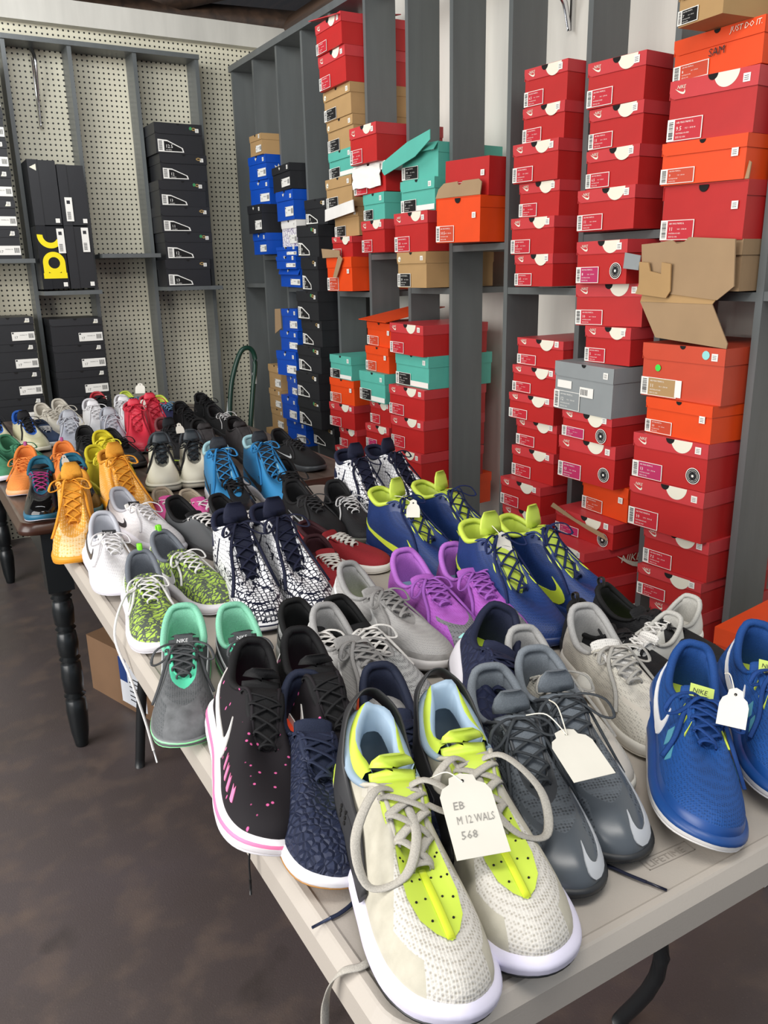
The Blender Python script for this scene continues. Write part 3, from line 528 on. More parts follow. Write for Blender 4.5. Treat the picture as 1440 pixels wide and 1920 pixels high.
# back wall boxes
BW_ = [('ua', 1.290, 4.45, 1.987, 0.4, .25, .144, 0, '12.5'), ('ua', 1.304, 4.45, 1.859, .9, .25, .127, 0, '12'), ('ua', 1.286, 4.45, 1.732, .6, .25, .126, 0, '13'), ('ua', 1.284, 4.45, 1.605, .2, .265, .126, 0, '11'), ('ua', 1.292, 4.45, 1.469, 0, .258, .135, 0, '12'), ('ua', 1.284, 4.45, 1.331, .1, .244, .137, 0, '13')]
for i, (k, x, y, z, yw, w, h, rl, sz) in enumerate(BW_):
    a = math.radians(yw); sd += 1
    shoe_box(k, w, h, (x+w/2*math.cos(a), y+w/2*math.sin(a), z), a, rl, 'black shoe box with angular white label, %s on the pegboard shelf' % pos_word(i, 6), 'black boxes on the pegboard shelf', sz, d=.30, seed=sd)
zz = [2.262, 2.134, 2.006, 1.878, 1.746, 1.614, 1.481]
for i, z in enumerate(zz):
    sd += 1; h = (zz[i-1]-z-.001) if i else .127
    shoe_box('adi', .226, h, (.590-.113, 4.45, z), 0, 0, 'black size 17 shoe box, %s of the high stack at picture edge' % pos_word(i, 7), 'black boxes left on the pegboard', '17', d=.30, seed=sd)
zz = [1.079, .944, .812, .681]
for i, z in enumerate(zz):
    sd += 1; h = (zz[i-1]-z-.001) if i else .128
    shoe_box('adi', .228, h, (.600-.114, 4.45, z), math.radians(0), 0, 'black size 17 shoe box, %s of the low stack at the picture edge' % pos_word(i, 4), 'black boxes left on the pegboard', '17', d=.30, seed=sd)
zz = [1.058, .927, .796, .661]
for i, z in enumerate(zz):
    sd += 1; h = (zz[i-1]-z-.001) if i else .131
    shoe_box('adi', .254, h, (.668+.131, 4.45, z), math.radians(0), 0, 'black size 17 shoe box, %s of the stack below the yellow-lettered box' % pos_word(i, 4), 'black boxes left on the pegboard', '17', d=.30, seed=sd)
GLS = mat('gloss_black_card', C('#161618'), .25)
def upright_box(x0, x1, z0, h, label, yellow=False, lab=None, y=4.45, tri=False):
    w = x1-x0; root = empty('shoe_box', ((x0+x1)/2, y, z0), 0, label, 'shoe box', 'black boxes standing on end')
    m = MB(); m.box((-w/2, .004, .002), (w/2-.002, .30, h-.002)); m.build('tray', GLS if yellow else CRD['black'], root)
    m = MB(); m.box((-w/2-.001, 0, 0), (-w/2+w*.34, .302, h)); m.build('lid', CRD['black'] if not yellow else GLS, root)
    m = MB()
    if yellow:
        cz = h*.42; cx = .0; r = .052
        circ(m, cx, cz, r, 0, -.0012, 0, 360, 40, r2=.027); rect(m, cx-r-.003, cz-r-.022, cx+r+.003, cz-r+.004, 0, -.0014); rect(m, cx-r, cz-r, cx-.03, cz, 0, -.0013); rect(m, cx+.03, cz-r, cx+r, cz, 0, -.0013)
        circ(m, cx-.004, cz+.128, .060, 0, -.0012, 175, 330, 30, r2=.034); m.build('yellow_letters', YEL, root)
    if lab:
        m = MB(); lx, lz0, lz1 = lab; rect(m, lx, lz0, lx+.034, lz1, 0, -.003); [rect(m, lx+.006, lz0+.01+.006*k, lx+.022, lz0+.013+.006*k, 1, -.0033) for k in range(6)]; rect(m, lx+.008, lz1-.03, lx+.024, lz1-.014, 1, -.0033)
        m.build('size_label', [PAP, INK], root)
    if tri:
        m = MB(); m.add([(-w/2+.006, -.0012, h-.035), (-w/2+.036, -.0012, h-.05), (-w/2+.036, -.0012, h-.02)], [(0, 1, 2)]); m.build('logo', CRE, root)
    m = MB(); rect(m, w*.25, .012, w*.25+.02, .032, 0, -.0025); m.build('price_sticker', PAP, root)
upright_box(.668, .796, 1.6335, .297, 'black shoe box on end, upper one at the pegboard with triangle logo', tri=True)
upright_box(.799, .924, 1.6335, .28, 'black shoe box on end with narrow label beside the triangle-logo box', lab=(-.045, .02, .13))
upright_box(.668, .796, 1.334, .298, 'black shoe box on end with huge yellow letters', yellow=True, lab=(.028, .17, .285))
upright_box(.799, .924, 1.334, .298, 'black shoe box on end right beside the yellow-lettered one', lab=(.015, .175, .29))
# orange box lying open behind the blue shoe, on a white storage box
for i in range(4):
    z = .1165*i; sd += 1
    shoe_box('kraft', .28, .1155, (1.66+.004*(i % 2), .93, z), math.radians(6+2*(i % 3)), 0, 'kraft shoe box, %s, in the pile under the cream and orange boxes' % ['at floor level', 'second from the floor', 'third from the floor', 'fourth from the floor'][i], 'boxes piled behind the table', '9', d=.22, seed=sd)
T = empty('shoe_box', (1.625, .955, .4665), math.radians(8), 'cream printed shoe box directly under the orange box beside the royal blue shoes', 'shoe box')
m = MB(); m.box((-.175, -.14, 0), (.165, .11, .073)); m.build('tray', CRD['white'], T)
m = MB()
for k in range(9): rect(m, -.16+.034*k, .045, -.14+.034*k, .058, 0, -.1405)
m.build('side_print', INK, T)
T = empty('shoe_box', (1.64, .975, .5405), math.radians(8), 'orange shoe box on top of the pile beside the royal blue shoes', 'shoe box')
m = MB(); m.box((-.166, -.111, 0), (.166, .111, .072)); m.build('tray', CRD['orange'], T)
m = MB(); m.box((-.170, -.115, .038), (.170, .115, .078)); m.build('lid', CRD['orange'], T)
m = MB(); swoosh_flat(m, -.08, .010, .06, .022, 0, -.1165, True); m.build('logo', HOLE, T)
# ---------------------------------------------------------------- shoes
KU = np.array([0, .08, .18, .30, .42, .55, .68, .80, .90, 1.0]); L0 = .31
XO = np.array([0, .010, .085, .24, .40, .56, .71, .85, .95, 1.0])*L0
YL = np.array([0, .078, .124, .128, .130, .148, .162, .152, .104, 0])*L0
YM = np.array([0, .074, .116, .116, .108, .122, .144, .138, .096, 0])*L0
ST = {
 'low':  dict(xi=[.040, .046, .100, .21, .32, .405, .47, .53, .58, .615], yi=[0, .055, .096, .112, .100, .070, .056, .054, .044, 0], zi=[.112, .109, .092, .070, .070, .086, .084, .075, .066, .059], tl=.006, th=.9),
 'mid':  dict(xi=[.040, .046, .100, .205, .31, .39, .455, .52, .58, .615], yi=[0, .055, .096, .112, .102, .074, .060, .056, .046, 0], zi=[.128, .125, .110, .092, .096, .108, .100, .084, .070, .062], tl=.016, th=1),
 'high': dict(xi=[.035, .042, .095, .19, .285, .35, .42, .50, .57, .615], yi=[0, .057, .100, .116, .110, .080, .064, .058, .046, 0], zi=[.160, .158, .150, .138, .146, .152, .134, .104, .077, .063], tl=.028, th=1),
 'flat': dict(xi=[.030, .037, .095, .22, .35, .44, .50, .55, .60, .63], yi=[0, .052, .094, .108, .096, .064, .052, .048, .040, 0], zi=[.076, .074, .063, .050, .055, .064, .061, .056, .051, .047], tl=.006, th=.6),
}
def spl(u, K, V, even):
    K2 = np.concatenate([-K[1:3][::-1], K, 2-K[-3:-1][::-1]]); s = 1 if even else -1
    V2 = np.concatenate([s*(V[1:3][::-1]-(2*V[0] if not even else 0)) if not even else (V[1:3][::-1]), V, (V[-3:-1][::-1]) if even else -V[-3:-1][::-1]])
    u = np.clip(np.asarray(u, float), 0, 1); i = np.clip(np.searchsorted(K2, u, side='right')-1, 1, len(K2)-3)
    x0, x1 = K2[i], K2[i+1]; h = x1-x0; t = (u-x0)/h
    m0 = (V2[i+1]-V2[i-1])/(K2[i+1]-K2[i-1])*h; m1 = (V2[i+2]-V2[i])/(K2[i+2]-K2[i])*h
    return (2*t**3-3*t**2+1)*V2[i]+(t**3-2*t**2+t)*m0+(-2*t**3+3*t**2)*V2[i+1]+(t**3-t**2)*m1
class Shoe:
    def __init__(s, sp, lat, L):
        s.k = L/L0; s.lat = lat; st = ST[sp['style']]; s.st = st; s.flat = sp['style'] == 'flat'
        s.XI = np.array(st['xi'])*L0; s.YI = np.array(st['yi'])*L0; s.ZI = np.array(st['zi'], float)
        th = sp.get('sole_h', 1.0)
        s.ZT = (np.array([.036, .036, .034, .030, .026, .023, .021, .022, .024, .026])*th if not s.flat else np.full(10, .024))
        s.ZB = np.array([.006, .004, 0, 0, 0, 0, 0, .002, .006, .011]) if not s.flat else np.array([0, 0, 0, 0, 0, 0, 0, .001, .003, .005])
        s.boxy = sp.get('boxy', 1.0); s.ow = sp.get('ow', 1.0); s.iw = sp.get('iw', 1.0)
    def side(s, sg): return (YL if sg > 0 else YM), sg*s.lat
    def outer(s, u, sg):
        Y, g = s.side(sg); wf = 1+(s.ow-1)*np.clip((.6-np.asarray(u))/.3, 0, 1); return np.stack([spl(u, KU, XO, True), g*spl(u, KU, Y, False)*wf], -1)
    def zt(s, u): return spl(u, KU, s.ZT, True)
    def zb(s, u): return spl(u, KU, s.ZB, True)
    def inner(s, u, sg):
        g = sg*s.lat; w = (1.06 if sg > 0 else .96)*s.iw
        z = spl(u, KU, s.ZI, True)
        return np.stack([spl(u, KU, s.XI, True), g*w*spl(u, KU, s.YI, False), z], -1)
    def surf(s, u, t, sg):     # upper: from the sole edge (t=0) to the collar or throat edge (t=1)
        u = np.asarray(u, float); t = np.asarray(t, float); u, t = np.broadcast_arrays(u, t)
        o = s.outer(u, sg); P3 = s.inner(u, sg); P0 = np.stack([o[..., 0], o[..., 1], s.zt(u)-.004], -1)
        fr = np.clip((u-.50)/.5, 0, 1); fr2 = fr*fr*(3-2*fr); hgt = P3[..., 2]-P0[..., 2]
        d = P0[..., :2]-P3[..., :2]; dn = np.linalg.norm(d, axis=-1, keepdims=True)+1e-6; dd = d/dn
        a = (hgt*.36)*(1-fr2)+(.030*s.boxy)*fr2
        bulge = (.0025+.0015*fr2)[..., None]
        P1 = P0+np.concatenate([dd*bulge, a[..., None]], -1)
        k = (.003*(1-fr2)+.030*fr2+.030*np.clip((u-.85)/.15, 0, 1))[..., None]; zz = (hgt*.35)*(1-fr2)+.004*fr2
        P2 = P3+np.concatenate([dd*k, -zz[..., None]], -1)
        T = t[..., None]
        return ((1-T)**3*P0+3*(1-T)**2*T*P1+3*(1-T)*T*T*P2+T**3*P3)*s.k
    def nrm(s, u, t, sg):
        e = .004; a = s.surf(np.clip(u+e, 0, 1), t, sg)-s.surf(np.clip(u-e, 0, 1), t, sg); b = s.surf(u, np.clip(t+e, 0, 1), sg)-s.surf(u, np.clip(t-e, 0, 1), sg)
        n = np.cross(a, b)*(-sg*s.lat)*1.0; n /= (np.linalg.norm(n, axis=-1, keepdims=True)+1e-12)
        c = s.surf(u, t, sg); ref = c-np.array([.12*s.k, 0, .03*s.k]); ref[..., 0] *= .15
        f = np.sign((n*ref).sum(-1, keepdims=True)); return n*np.where(f == 0, 1, f)
    def pt(s, u, t, sg, off=0.0):
        p = s.surf(u, t, sg)
        return p+s.nrm(u, t, sg)*off if off else p
def loop(N): return [(j/N, 1) for j in range(N)]+[((2*N-j)/N, -1) for j in range(N, 2*N)]
def patch(mb, S_, sg, uv, off, mi, thick=True):          # raised overlay: rows of (u,t) points laid over the upper
    rows = [[S_.pt(np.float64(u), np.float64(t), sg, off) for u, t in r] for r in uv]
    flip = (sg*S_.lat > 0)
    mb.grid(rows, mi=mi, flip=flip)
    if thick:
        per = [uv[0][j] for j in range(len(uv[0]))]+[uv[i][-1] for i in range(1, len(uv))]+[uv[-1][j] for j in range(len(uv[0])-2, -1, -1)]+[uv[i][0] for i in range(len(uv)-2, 0, -1)]
        mb.grid([[S_.pt(np.float64(u), np.float64(t), sg, off), S_.pt(np.float64(u), np.float64(t), sg, -.0005)] for u, t in per], True, False, mi)
def build_shoe(sp, lat, loc, yaw, L, label, group, tilt=(0, 0), extra=None):
    N, NT = sp.get('N', 34), 12
    s = Shoe(sp, lat, L); k = s.k
    root = empty(sp.get('name', 'sneaker'), loc, yaw, label, 'shoe', group, rot=(math.radians(tilt[0]), math.radians(tilt[1]), yaw))
    lp = loop(N); pal = sp['pal']; mt = lambda key, d='main': pal.get(key, pal[d])
    # upper
    names = ['main', 'toe', 'mud', 'heel', 'eye']; mats = [mt(n_) for n_ in names]
    def zone(i, j):
        u, sg = lp[i]; u = u+(.5/N if sg > 0 else -.5/N); t = (j+.5)/NT
        if sp.get('saddle') and u > .79 and t > .30: return 1
        if t > .86 and .44 < u: return 4
        if u < .17 and t < .78 and 'heel' in pal: return 3
        if u > .90-.09*(t > .5) and t < .55 and 'toe' in pal: return 1
        if t < (.17 if u > .3 else .25) and 'mud' in pal: return 2
        return 0
    m = MB(); ts = np.linspace(0, 1, NT+1)
    rows = [list(s.surf(np.full(NT+1, u), ts, sg)) for u, sg in lp]
    m.grid(rows, True, False, 0, zone, flip=(lat > 0))
    ed = [s.inner(np.float64(u), sg)*k for u, sg in lp]; ed = [Vector(p)+Vector((0, 0, -.001)) for p in ed]
    er = [(.0024 if u > .46 else .003)*k for u, sg in lp]
    m.tube(ed, er, er, 4, 6, closed=True)
    m.build('upper', mats, root)
    # lining with padded collar
    m = MB(); rows = []
    for u, sg in lp:
        P3 = s.inner(np.float64(u), sg); o = s.outer(np.float64(u), sg)*np.array([.93, .82])+np.array([.010, 0]); zi = s.zt(np.float64(u))+.004
        rr = []
        for t in (0, .12, .3, .55, .8, 1):
            c = P3*(1-t)+np.array([o[0], o[1], zi])*t; pinch = .0045*math.sin(math.pi*min(1, t*2.2)) if u < .45 else 0
            c[1] *= (1-.10*(1-t)) if t > 0 else 1; c[1] += -math.copysign(pinch, c[1]) if abs(c[1]) > .002 else 0; c[0] += (.006*(1-t) if u < .12 and t > 0 else 0)
            rr.append(c*k)
        rows.append(rr)
    m.grid(rows, True, False, 0, flip=(lat < 0))
    nr = int(N*.47); seq = [lp[j] for j in range(2*N-nr, 2*N)]+[lp[j] for j in range(0, nr+1)]
    cr = sp.get('collar', .0058)*k; cp_ = []
    for u, sg in seq:
        P = s.inner(np.float64(u), sg)*k; cp_.append((P[0]+(.002 if u < .1 else 0), P[1]*.97, P[2]-.001))
    rad = [cr*(1-.45*max(0, (u-.3)/.17)) for u, sg in seq]
    m.tube(cp_, rad, rad, 0, 8); lin = m.build('lining', [mt('lining')], root)
    m = MB(); pts = []
    for u, sg in lp:
        o = s.outer(np.float64(u), sg)*np.array([.93, .84])+np.array([.010, 0]); pts.append((o[0]*k, o[1]*k, (s.zt(np.float64(u))+.006)*k))
    ctr = [(x, 0, z) for x, y, z in pts]
    m.grid([[ctr[i], ((pts[i][0]+ctr[i][0])/2, pts[i][1]/2, pts[i][2]), pts[i]] for i in range(2*N)], True, False, 0, flip=(lat > 0)); m.build('insole', [mt('insole', 'lining')], root)
    # midsole and outsole
    def ring(ins, zf, sc=1.0):
        out = []
        for u, sg in lp:
            o = s.outer(np.float64(u), sg); c = np.array([np.clip(o[0], .045, .25), 0]); dv = (o-c); n_ = np.linalg.norm(dv)+1e-9; p = o+dv/n_*ins
            b, tp = float(s.zb(np.float64(u))), float(s.zt(np.float64(u))); out.append((p[0]*k, p[1]*k, (b+(tp-b)*zf)*k))
        return out
    fl = sp.get('flare', .0035)
    def loft(levels, capb, capt, mi=0, mm=None, mfun=None):
        m = mm or MB(); R = [ring(a, z) for a, z in levels]; base = len(m.v)
        m.grid(R, False, True, mi, mfun, flip=(lat < 0)); n2 = 2*N
        for cap, lev in ((capb, 0), (capt, len(levels)-1)):
            if cap:
                c = [((p[0]), 0, p[2]) for p in R[lev]]; m.grid([c, R[lev]] if (cap > 0) == (lat > 0) else [R[lev], c], False, True, mi)
        return m
    ln = 'line' in pal
    lv = [(-.004, .10), (fl*.6, .14), (fl, .3), (fl, .5), (fl*1.15, .62), (fl*.9, .8), (.0012, .98), (-.004, 1.0), (-.012, .99)]
    loft(lv, 1, 0, mfun=(lambda i, j: 1 if i in sp.get('line_rows', (4,)) else 0) if ln else None).build('midsole', [mt('sole'), mt('line', 'sole')], root)
    loft([(-.010, -.02), (-.001, 0), (fl*.7, .05), (fl*.7, .13), (-.004, .14)], 1, 0).build('outsole', [mt('outsole', 'sole')], root)
    # tongue
    thr = [np.array([s.inner(np.float64(u), 1)[0], 0, s.inner(np.float64(u), 1)[2]-.0035]) for u in (1, .93, .86, .78, .68, .57, .47)]
    e1 = thr[-1]+np.array([-.010, 0, .008]); e2 = e1+np.array([-.006, 0, s.st['tl']+sp.get('tongue_up', 0)])
    tp = smooth([p*k for p in thr]+[e1*k, e2*k], 3); nT = len(tp)
    wid = [(.011+.014*min(1, i/(nT*.45)))*k for i in range(nT)]; wid[-1] *= .55; wid[-2] *= .85
    thk = [(.0022+.0024*min(1, i/(nT*.6)))*k*s.st['th'] for i in range(nT)]
    m = MB(); m.tube(tp, wid, thk, 0, 12, hint=(-.5, 0, 1)); tg = m.build('tongue', [mt('tongue')], root)
    if sp.get('tongue_text'):
        i0 = nT-4; p = Vector(tp[i0]); d = (Vector(tp[-1])-Vector(tp[i0-1])).normalized(); nn = d.cross(Vector((0, 1, 0))).normalized()
        if nn.x < 0: nn = -nn
        right = Vector((0, 1, 0)); upv = d; Tt = Matrix((right, -nn, upv)).transposed().to_4x4(); Tt.translation = p+nn*(thk[i0]+.0008)
        m = MB(); pb = pal.get('patch')
        m.box((-.015*k, -.0008, -.008*k), (.015*k, .0006, .010*k), 0, Tt); put_text(m, sp['tongue_text'], -.012*k, -.001*k, .0085*k, 1, -.0012, Tt, maxw=.024*k, lean=.15)
        swoosh_flat(m, -.010*k, -.007*k, .02*k, .006*k, 1, -.0012, False, Tt)
        m.build('tongue_label', [pal.get('patch', pal['tongue'] if 'tongue' in pal else pal['main']), pal.get('ptext', pal['lace'])], tg)
    # laces
    if sp.get('laces', 1):
        m = MB(); n = sp.get('rows', 6); us = np.linspace(.50, .93, n); wa, wb = sp.get('lace_w', .0032)*k, sp.get('lace_t', .0014)*k
        E = {sg: [Vector(s.pt(np.float64(u), np.float64(.93), sg, .0022)) for u in us] for sg in (1, -1)}
        for i in range(n):
            for sg in (1, -1):
                j = min(i+1, n-1)
                if i == n-1 and sg < 0: continue
                a = E[sg][i]; b = E[-sg][j] if i < n-1 else E[-sg][i]
                c = (a+b)/2; h_ = (.0060 if sg > 0 else .0044)*k
                m.tube(smooth([a+Vector((0, 0, -.003)), a+Vector((0, 0, .0012)), (a*.7+c*.3)+Vector((0, 0, h_*.8)), c+Vector((0, 0, h_)), (b*.7+c*.3)+Vector((0, 0, h_*.8)), b+Vector((0, 0, .0012)), b+Vector((0, 0, -.003))], 3), wa, wb, 0, 6)
        if sp.get('bow', 1):
            rnd = random.Random(int(loc[0]*1e4)+lat); c = (E[1][0]+E[-1][0])/2+Vector((.006*k, 0, .009*k))
            m.tube([c+Vector((0, -.008*k, -.001)), c, c+Vector((0, .008*k, -.001))], .0048*k, .004*k, 0, 8)
            for sg in (1, -1):
                f = rnd.uniform(.8, 1.15)*k; q = sg
                m.tube(smooth([c, c+Vector((.012, q*.018, .010))*f, c+Vector((.024, q*.038, .006))*f, c+Vector((.034, q*.044, -.010))*f, c+Vector((.028, q*.030, -.010))*f, c+Vector((.012, q*.012, .001))*f, c], 4), wa, wb, 0, 6)
                en = [c, c+Vector((.016, q*.012, .008))*f]
                uu = rnd.uniform(.60, .72); sgn = 1 if q*lat > 0 else -1
                en += [Vector(s.pt(np.float64(uu), np.float64(.85), sgn, .005)), Vector(s.pt(np.float64(uu+.05), np.float64(.55), sgn, .004)), Vector(s.pt(np.float64(uu+.03), np.float64(.28), sgn, .004))]
                m.tube(smooth(en, 4), wa, wb, 0, 6)
        m.build('laces', [pal['lace']], root)
    # overlays
    if sp.get('swoosh', 1) and 'swoosh' in pal:
        m = MB(); uf, ub, t0, t1 = sp.get('sw', (.66, .12, .10, .66))
        for sg in ((lat,) if sp.get('sw_side') else (1, -1)):
            uv = []
            for i in range(19):
                q = i/18; o_, i_ = lerp2(SW_OUT, q), lerp2(SW_IN, q)
                uv.append([(uf+(ub-uf)*(o_[0]*(1-f)+i_[0]*f), t0+(t1-t0)*(o_[1]*(1-f)+i_[1]*f)) for f in (0, .34, .67, 1)])
            patch(m, s, sg, uv, .0016, 0)
        m.build('swoosh', [pal['swoosh']], root)
    for nm, sides, uv, mi, off in sp.get('patches', []):
        m = MB()
        for sg in sides:
            rws = []
            nU = 10
            a, b = uv     # lower line and upper line as lists of (u,t)
            for i in range(nU+1): 
                p, q_ = lerp2(a, i/nU), lerp2(b, i/nU); rws.append([(p[0]*(1-f)+q_[0]*f, p[1]*(1-f)+q_[1]*f) for f in (0, .33, .67, 1)])
            patch(m, s, sg, rws, off, 0)
        m.build(nm, [pal[mi]], root)
    if sp.get('pull'):
        p = s.inner(np.float64(0), 1)*k; m = MB()
        m.tube(smooth([(p[0]+.002, 0, p[2]-.012), (p[0]-.006, 0, p[2]+.004), (p[0]-.004, 0, p[2]+.013), (p[0]+.004, 0, p[2]+.012), (p[0]+.006, 0, p[2]-.002)], 4), .0055*k, .001, 0, 6, hint=lambda i: (1, 0, .2)); m.build('pull_tab', [pal['pull']], root)
    if sp.get('insole_text'):
        m = MB(); z = (float(s.zt(np.float64(.2)))+.0085)*k; Tt = Matrix.Translation((.085*k, 0, z)) @ Matrix.Rotation(math.radians(90), 4, 'Z') @ Matrix.Rotation(math.radians(-90), 4, 'X')
        put_text(m, sp['insole_text'], -.022*k, 0, .018*k, 0, 0, Tt, maxw=.045*k); m.build('insole_print', [pal['itext']], root)
    if extra: extra(s, root, pal, k)
    return root
F = lambda h, kind='mesh', r=.75, c2=None, sc=1.0, b=.5: mat('%s_%s_%s' % (kind, h.lstrip('#'), (c2 or '').lstrip('#')), C(h), r, kind, C(c2) if c2 else None, sc, spec=.3, bump=b)
def P(h, r=.5): return mat('smooth_%s_%d' % (h.lstrip('#'), int(r*100)), C(h), r)
def pal(main, lining, insole, sole, outsole, lace, tongue=None, **k):
    d = dict(main=main, lining=lining, insole=insole, sole=sole, outsole=outsole, lace=lace, tongue=tongue or main); d.update(k); return d
BLKF = F('#151517', 'fabric'); WHM = F('#dcd9d4', 'mesh'); FOAM = P('#e6e3e0', .6); LIME = P('#c3d64a', .4); NEON = P('#c2d84a', .5)
def huarache_extra(s, root, pal_, k):
    v = lambda *a: Vector(a)*k
    # moulded rubber heel strap arching over the heel
    m = MB(); ctl = []
    for sg in (1, -1):
        ctl.append([Vector(s.pt(np.float64(u), np.float64(t), sg, .004)) for u, t in ((.58, .12), (.50, .22), (.42, .36), (.34, .50), (.26, .66), (.20, .84))])
    top = [v(.012, s.lat*.026, .126), v(.000, s.lat*.012, .140), v(-.003, 0, .144), v(.000, -s.lat*.012, .140), v(.012, -s.lat*.026, .126)]
    path = smooth(ctl[0]+top+ctl[1][::-1], 4); n = len(path)
    cen = Vector((.075, 0, .05))*k
    wd = [(.007+.0105*min(1, min(i, n-1-i)/8))*k for i in range(n)]
    m.tube(path, wd, .0022*k, 0, 8, hint=lambda i: (path[i]-cen)); m.build('heel_strap', [pal_['strap']], root)
    m = MB()
    for sg in (1, -1):
        patch(m, s, sg, [[(u+.0, t), (u+.0, t+.10), (u, t+.22)] for u, t in ((.30, .34), (.345, .31), (.39, .27), (.42, .22))], .0065, 0)
        for a in range(2):
            for b_ in range(3):
                c = Vector(s.pt(np.float64(.33+.035*a), np.float64(.50-.07*b_), sg, .0076)); nn = s.nrm(np.float64(.33), np.float64(.45), sg)
                m.tube([c-Vector(nn)*.001, c+Vector(nn)*.0004], .0022*k, n=8, mi=1)
    m.build('strap_plate', [pal_['strap'], HOLE], root)
    # neon sleeve with saddle over the vamp
    m = MB()
    for sg in (1, -1):
        patch(m, s, sg, [[(u, t0), (u, (t0+1)/2), (u, 1.0)] for u, t0 in ((.80, .86), (.84, .74), (.88, .64), (.92, .57), (.96, .54), (1.0, .52))], .0018, 0, False)
        for u, t in ((.85, .85), (.88, .75), (.88, .9), (.92, .68), (.92, .82), (.96, .62), (.96, .76), (.965, .9)):
            c = Vector(s.pt(np.float64(u), np.float64(t), sg, .0020)); nn = Vector(s.nrm(np.float64(u), np.float64(t), sg)); m.tube([c-nn*.0008, c+nn*.0004], .0012*k, n=6, mi=1)
    m.build('vamp_panel', [pal_['neon'], HOLE], root)
    m = MB(); a_ = Vector(s.pt(np.float64(1), np.float64(.53), 1, .0025)); b2 = Vector(s.pt(np.float64(1), np.float64(.98), 1, .0025)); mid = Vector(s.pt(np.float64(1), np.float64(.75), 1, .003))
    m.tube(smooth([a_, mid, b2], 4), .004*k, .0012*k, 0, 8); m.build('centre_strip', [pal_['neon2']], root)
    m = MB()
    for sg in (1, -1): patch(m, s, sg, [[(u, t0), (u, (t0+t1)/2), (u, t1)] for u, t0, t1 in ((.14, .30, .40), (.20, .34, .56), (.26, .18, .34), (.34, .10, .24), (.42, .08, .14))], .0016, 0, False)
    m.build('side_panel', [pal_['neon']], root)
    m = MB()   # folded neon sleeve rising in the collar
    rows = []
    seq = [(u, 1) for u in np.linspace(.40, 0, 12)]+[(u, -1) for u in np.linspace(.03, .40, 12)]
    for q, (u, sg) in enumerate(seq):
        P3 = s.inner(np.float64(u), sg)*k; w = math.sin(q*.9)*.003
        rows.append([P3+np.array([.002, 0, -.002]), P3*np.array([1, .86, 1])+np.array([.004, w*.4, .012+w*.4]), P3*np.array([1, .70, 1])+np.array([.007, w, .016+w]), P3*np.array([1, .55, 1])+np.array([.010, w, .006]), P3*np.array([1, .60, 1])+np.array([.012, 0, -.02])])
    m.grid(rows, mfun=lambda i, j: 0 if j < 2 else 1); m.build('sleeve', [pal_['neon'], pal_['sky']], root)
    m = MB()   # loose wide lace loops
    g = s.lat; c = v(.125, 0, .100)
    m.tube(smooth([c, c+v(.010, -g*-.03, .012), c+v(.045, -g*-.058, -.012), c+v(.075, -g*-.052, -.040), c+v(.080, -g*-.020, -.030), c+v(.050, 0, -.012), c+v(.015, 0, 0)], 7), .0048*k, .0017*k, 0, 8)
    m.tube(smooth([c, c+v(.004, g*-.022, .014), c+v(.020, g*-.045, .006), c+v(.028, g*-.040, -.008), c+v(.012, g*-.014, -.002), c], 6), .0048*k, .0017*k, 0, 8)
    m.build('lace_loop', [pal_['lace']], root)
BEI = '#c9c3b4'
SPEC = {}
def spec(key, style, p, desc, **k): SPEC[key] = dict(style=style, pal=p, desc=desc, **k)
spec('huarache', 'mid', pal(F('#bfbaaa', 'suede', .8, '#b0ab9b'), P('#8fa3b4'), P('#2a2d33'), P('#dcd8ea', .5), BLK, F('#b5b0a6', 'fabric', .8), NEON, toe=F('#d0ccc4', 'mesh', .7, '#a8a296', 1.0, .9), mud=F('#bfbaaa', 'suede', .8, '#b0ab9b'), heel=P('#a9bccb', .45), eye=F('#bab5a8', 'leather'), strap=P('#2b2b2d', .5), neon=NEON, neon2=P('#d2e23c', .35), sky=P('#9db4c8', .5)),
     'cream mesh running shoe with neon yellow panels and wide laces', lace_w=.0052, lace_t=.0018, rows=5, extra=huarache_extra, sole_h=1.15, flare=.007, ow=1.08, iw=.94, saddle=1, bow=0, N=44, boxy=1.0)
GP = P('#8a9095', .35)
spec('greycleat', 'mid', pal(F('#5c6268', 'mesh', .6, '#33373b', .8, .8), F('#767d84', 'fabric'), P('#2b2d30'), P('#25272a', .5), BLK, F('#3c4044', 'fabric'), F('#6a7178', 'fabric'), toe=P('#4e545a', .3), heel=F('#232427', 'mesh'), eye=P('#3b3e42', .5), swoosh=P('#b9bcc0', .35)), 'dark grey mesh basketball shoe with silver swoosh', sw=(.98, .74, .08, .60), sw_side=1, sole_h=.8, N=40, lace_w=.0024, tongue_up=.01)
spec('blue', 'low', pal(F('#1b4f9e', 'knit', .7) if 0 else F('#1b4a8c', 'mesh', .6, '#123566', 1.2, .6), F('#1b4686', 'fabric'), P('#b8cc48'), FOAM, FOAM, F('#184080', 'fabric'), F('#1a4688', 'fabric'), line=P('#194584', .4), swoosh=P('#efefef', .4), patch=P('#c6d86a', .5), ptext=INK, mud=P('#194586', .35)), 'royal blue running shoe with white swoosh and white sole', line_rows=(3, 4, 5, 6), sw=(.50, .14, .10, .90), tongue_text='NIKE', sole_h=1.05, flare=.006, ow=1.1, iw=.9, N=40,
     patches=[('side_diamond', (1, -1), ([(.56, .42), (.60, .30), (.64, .42)], [(.56, .44), (.60, .56), (.64, .44)]), 'patch2', .0008), ('side_diamond', (1, -1), ([(.66, .38), (.69, .28), (.73, .38)], [(.66, .40), (.69, .50), (.73, .40)]), 'patch2', .0008)])
SPEC['blue']['pal']['patch2'] = P('#4f93a8', .5); SPEC['blue']['pal']['loopc'] = P('#c8d84a', .5)
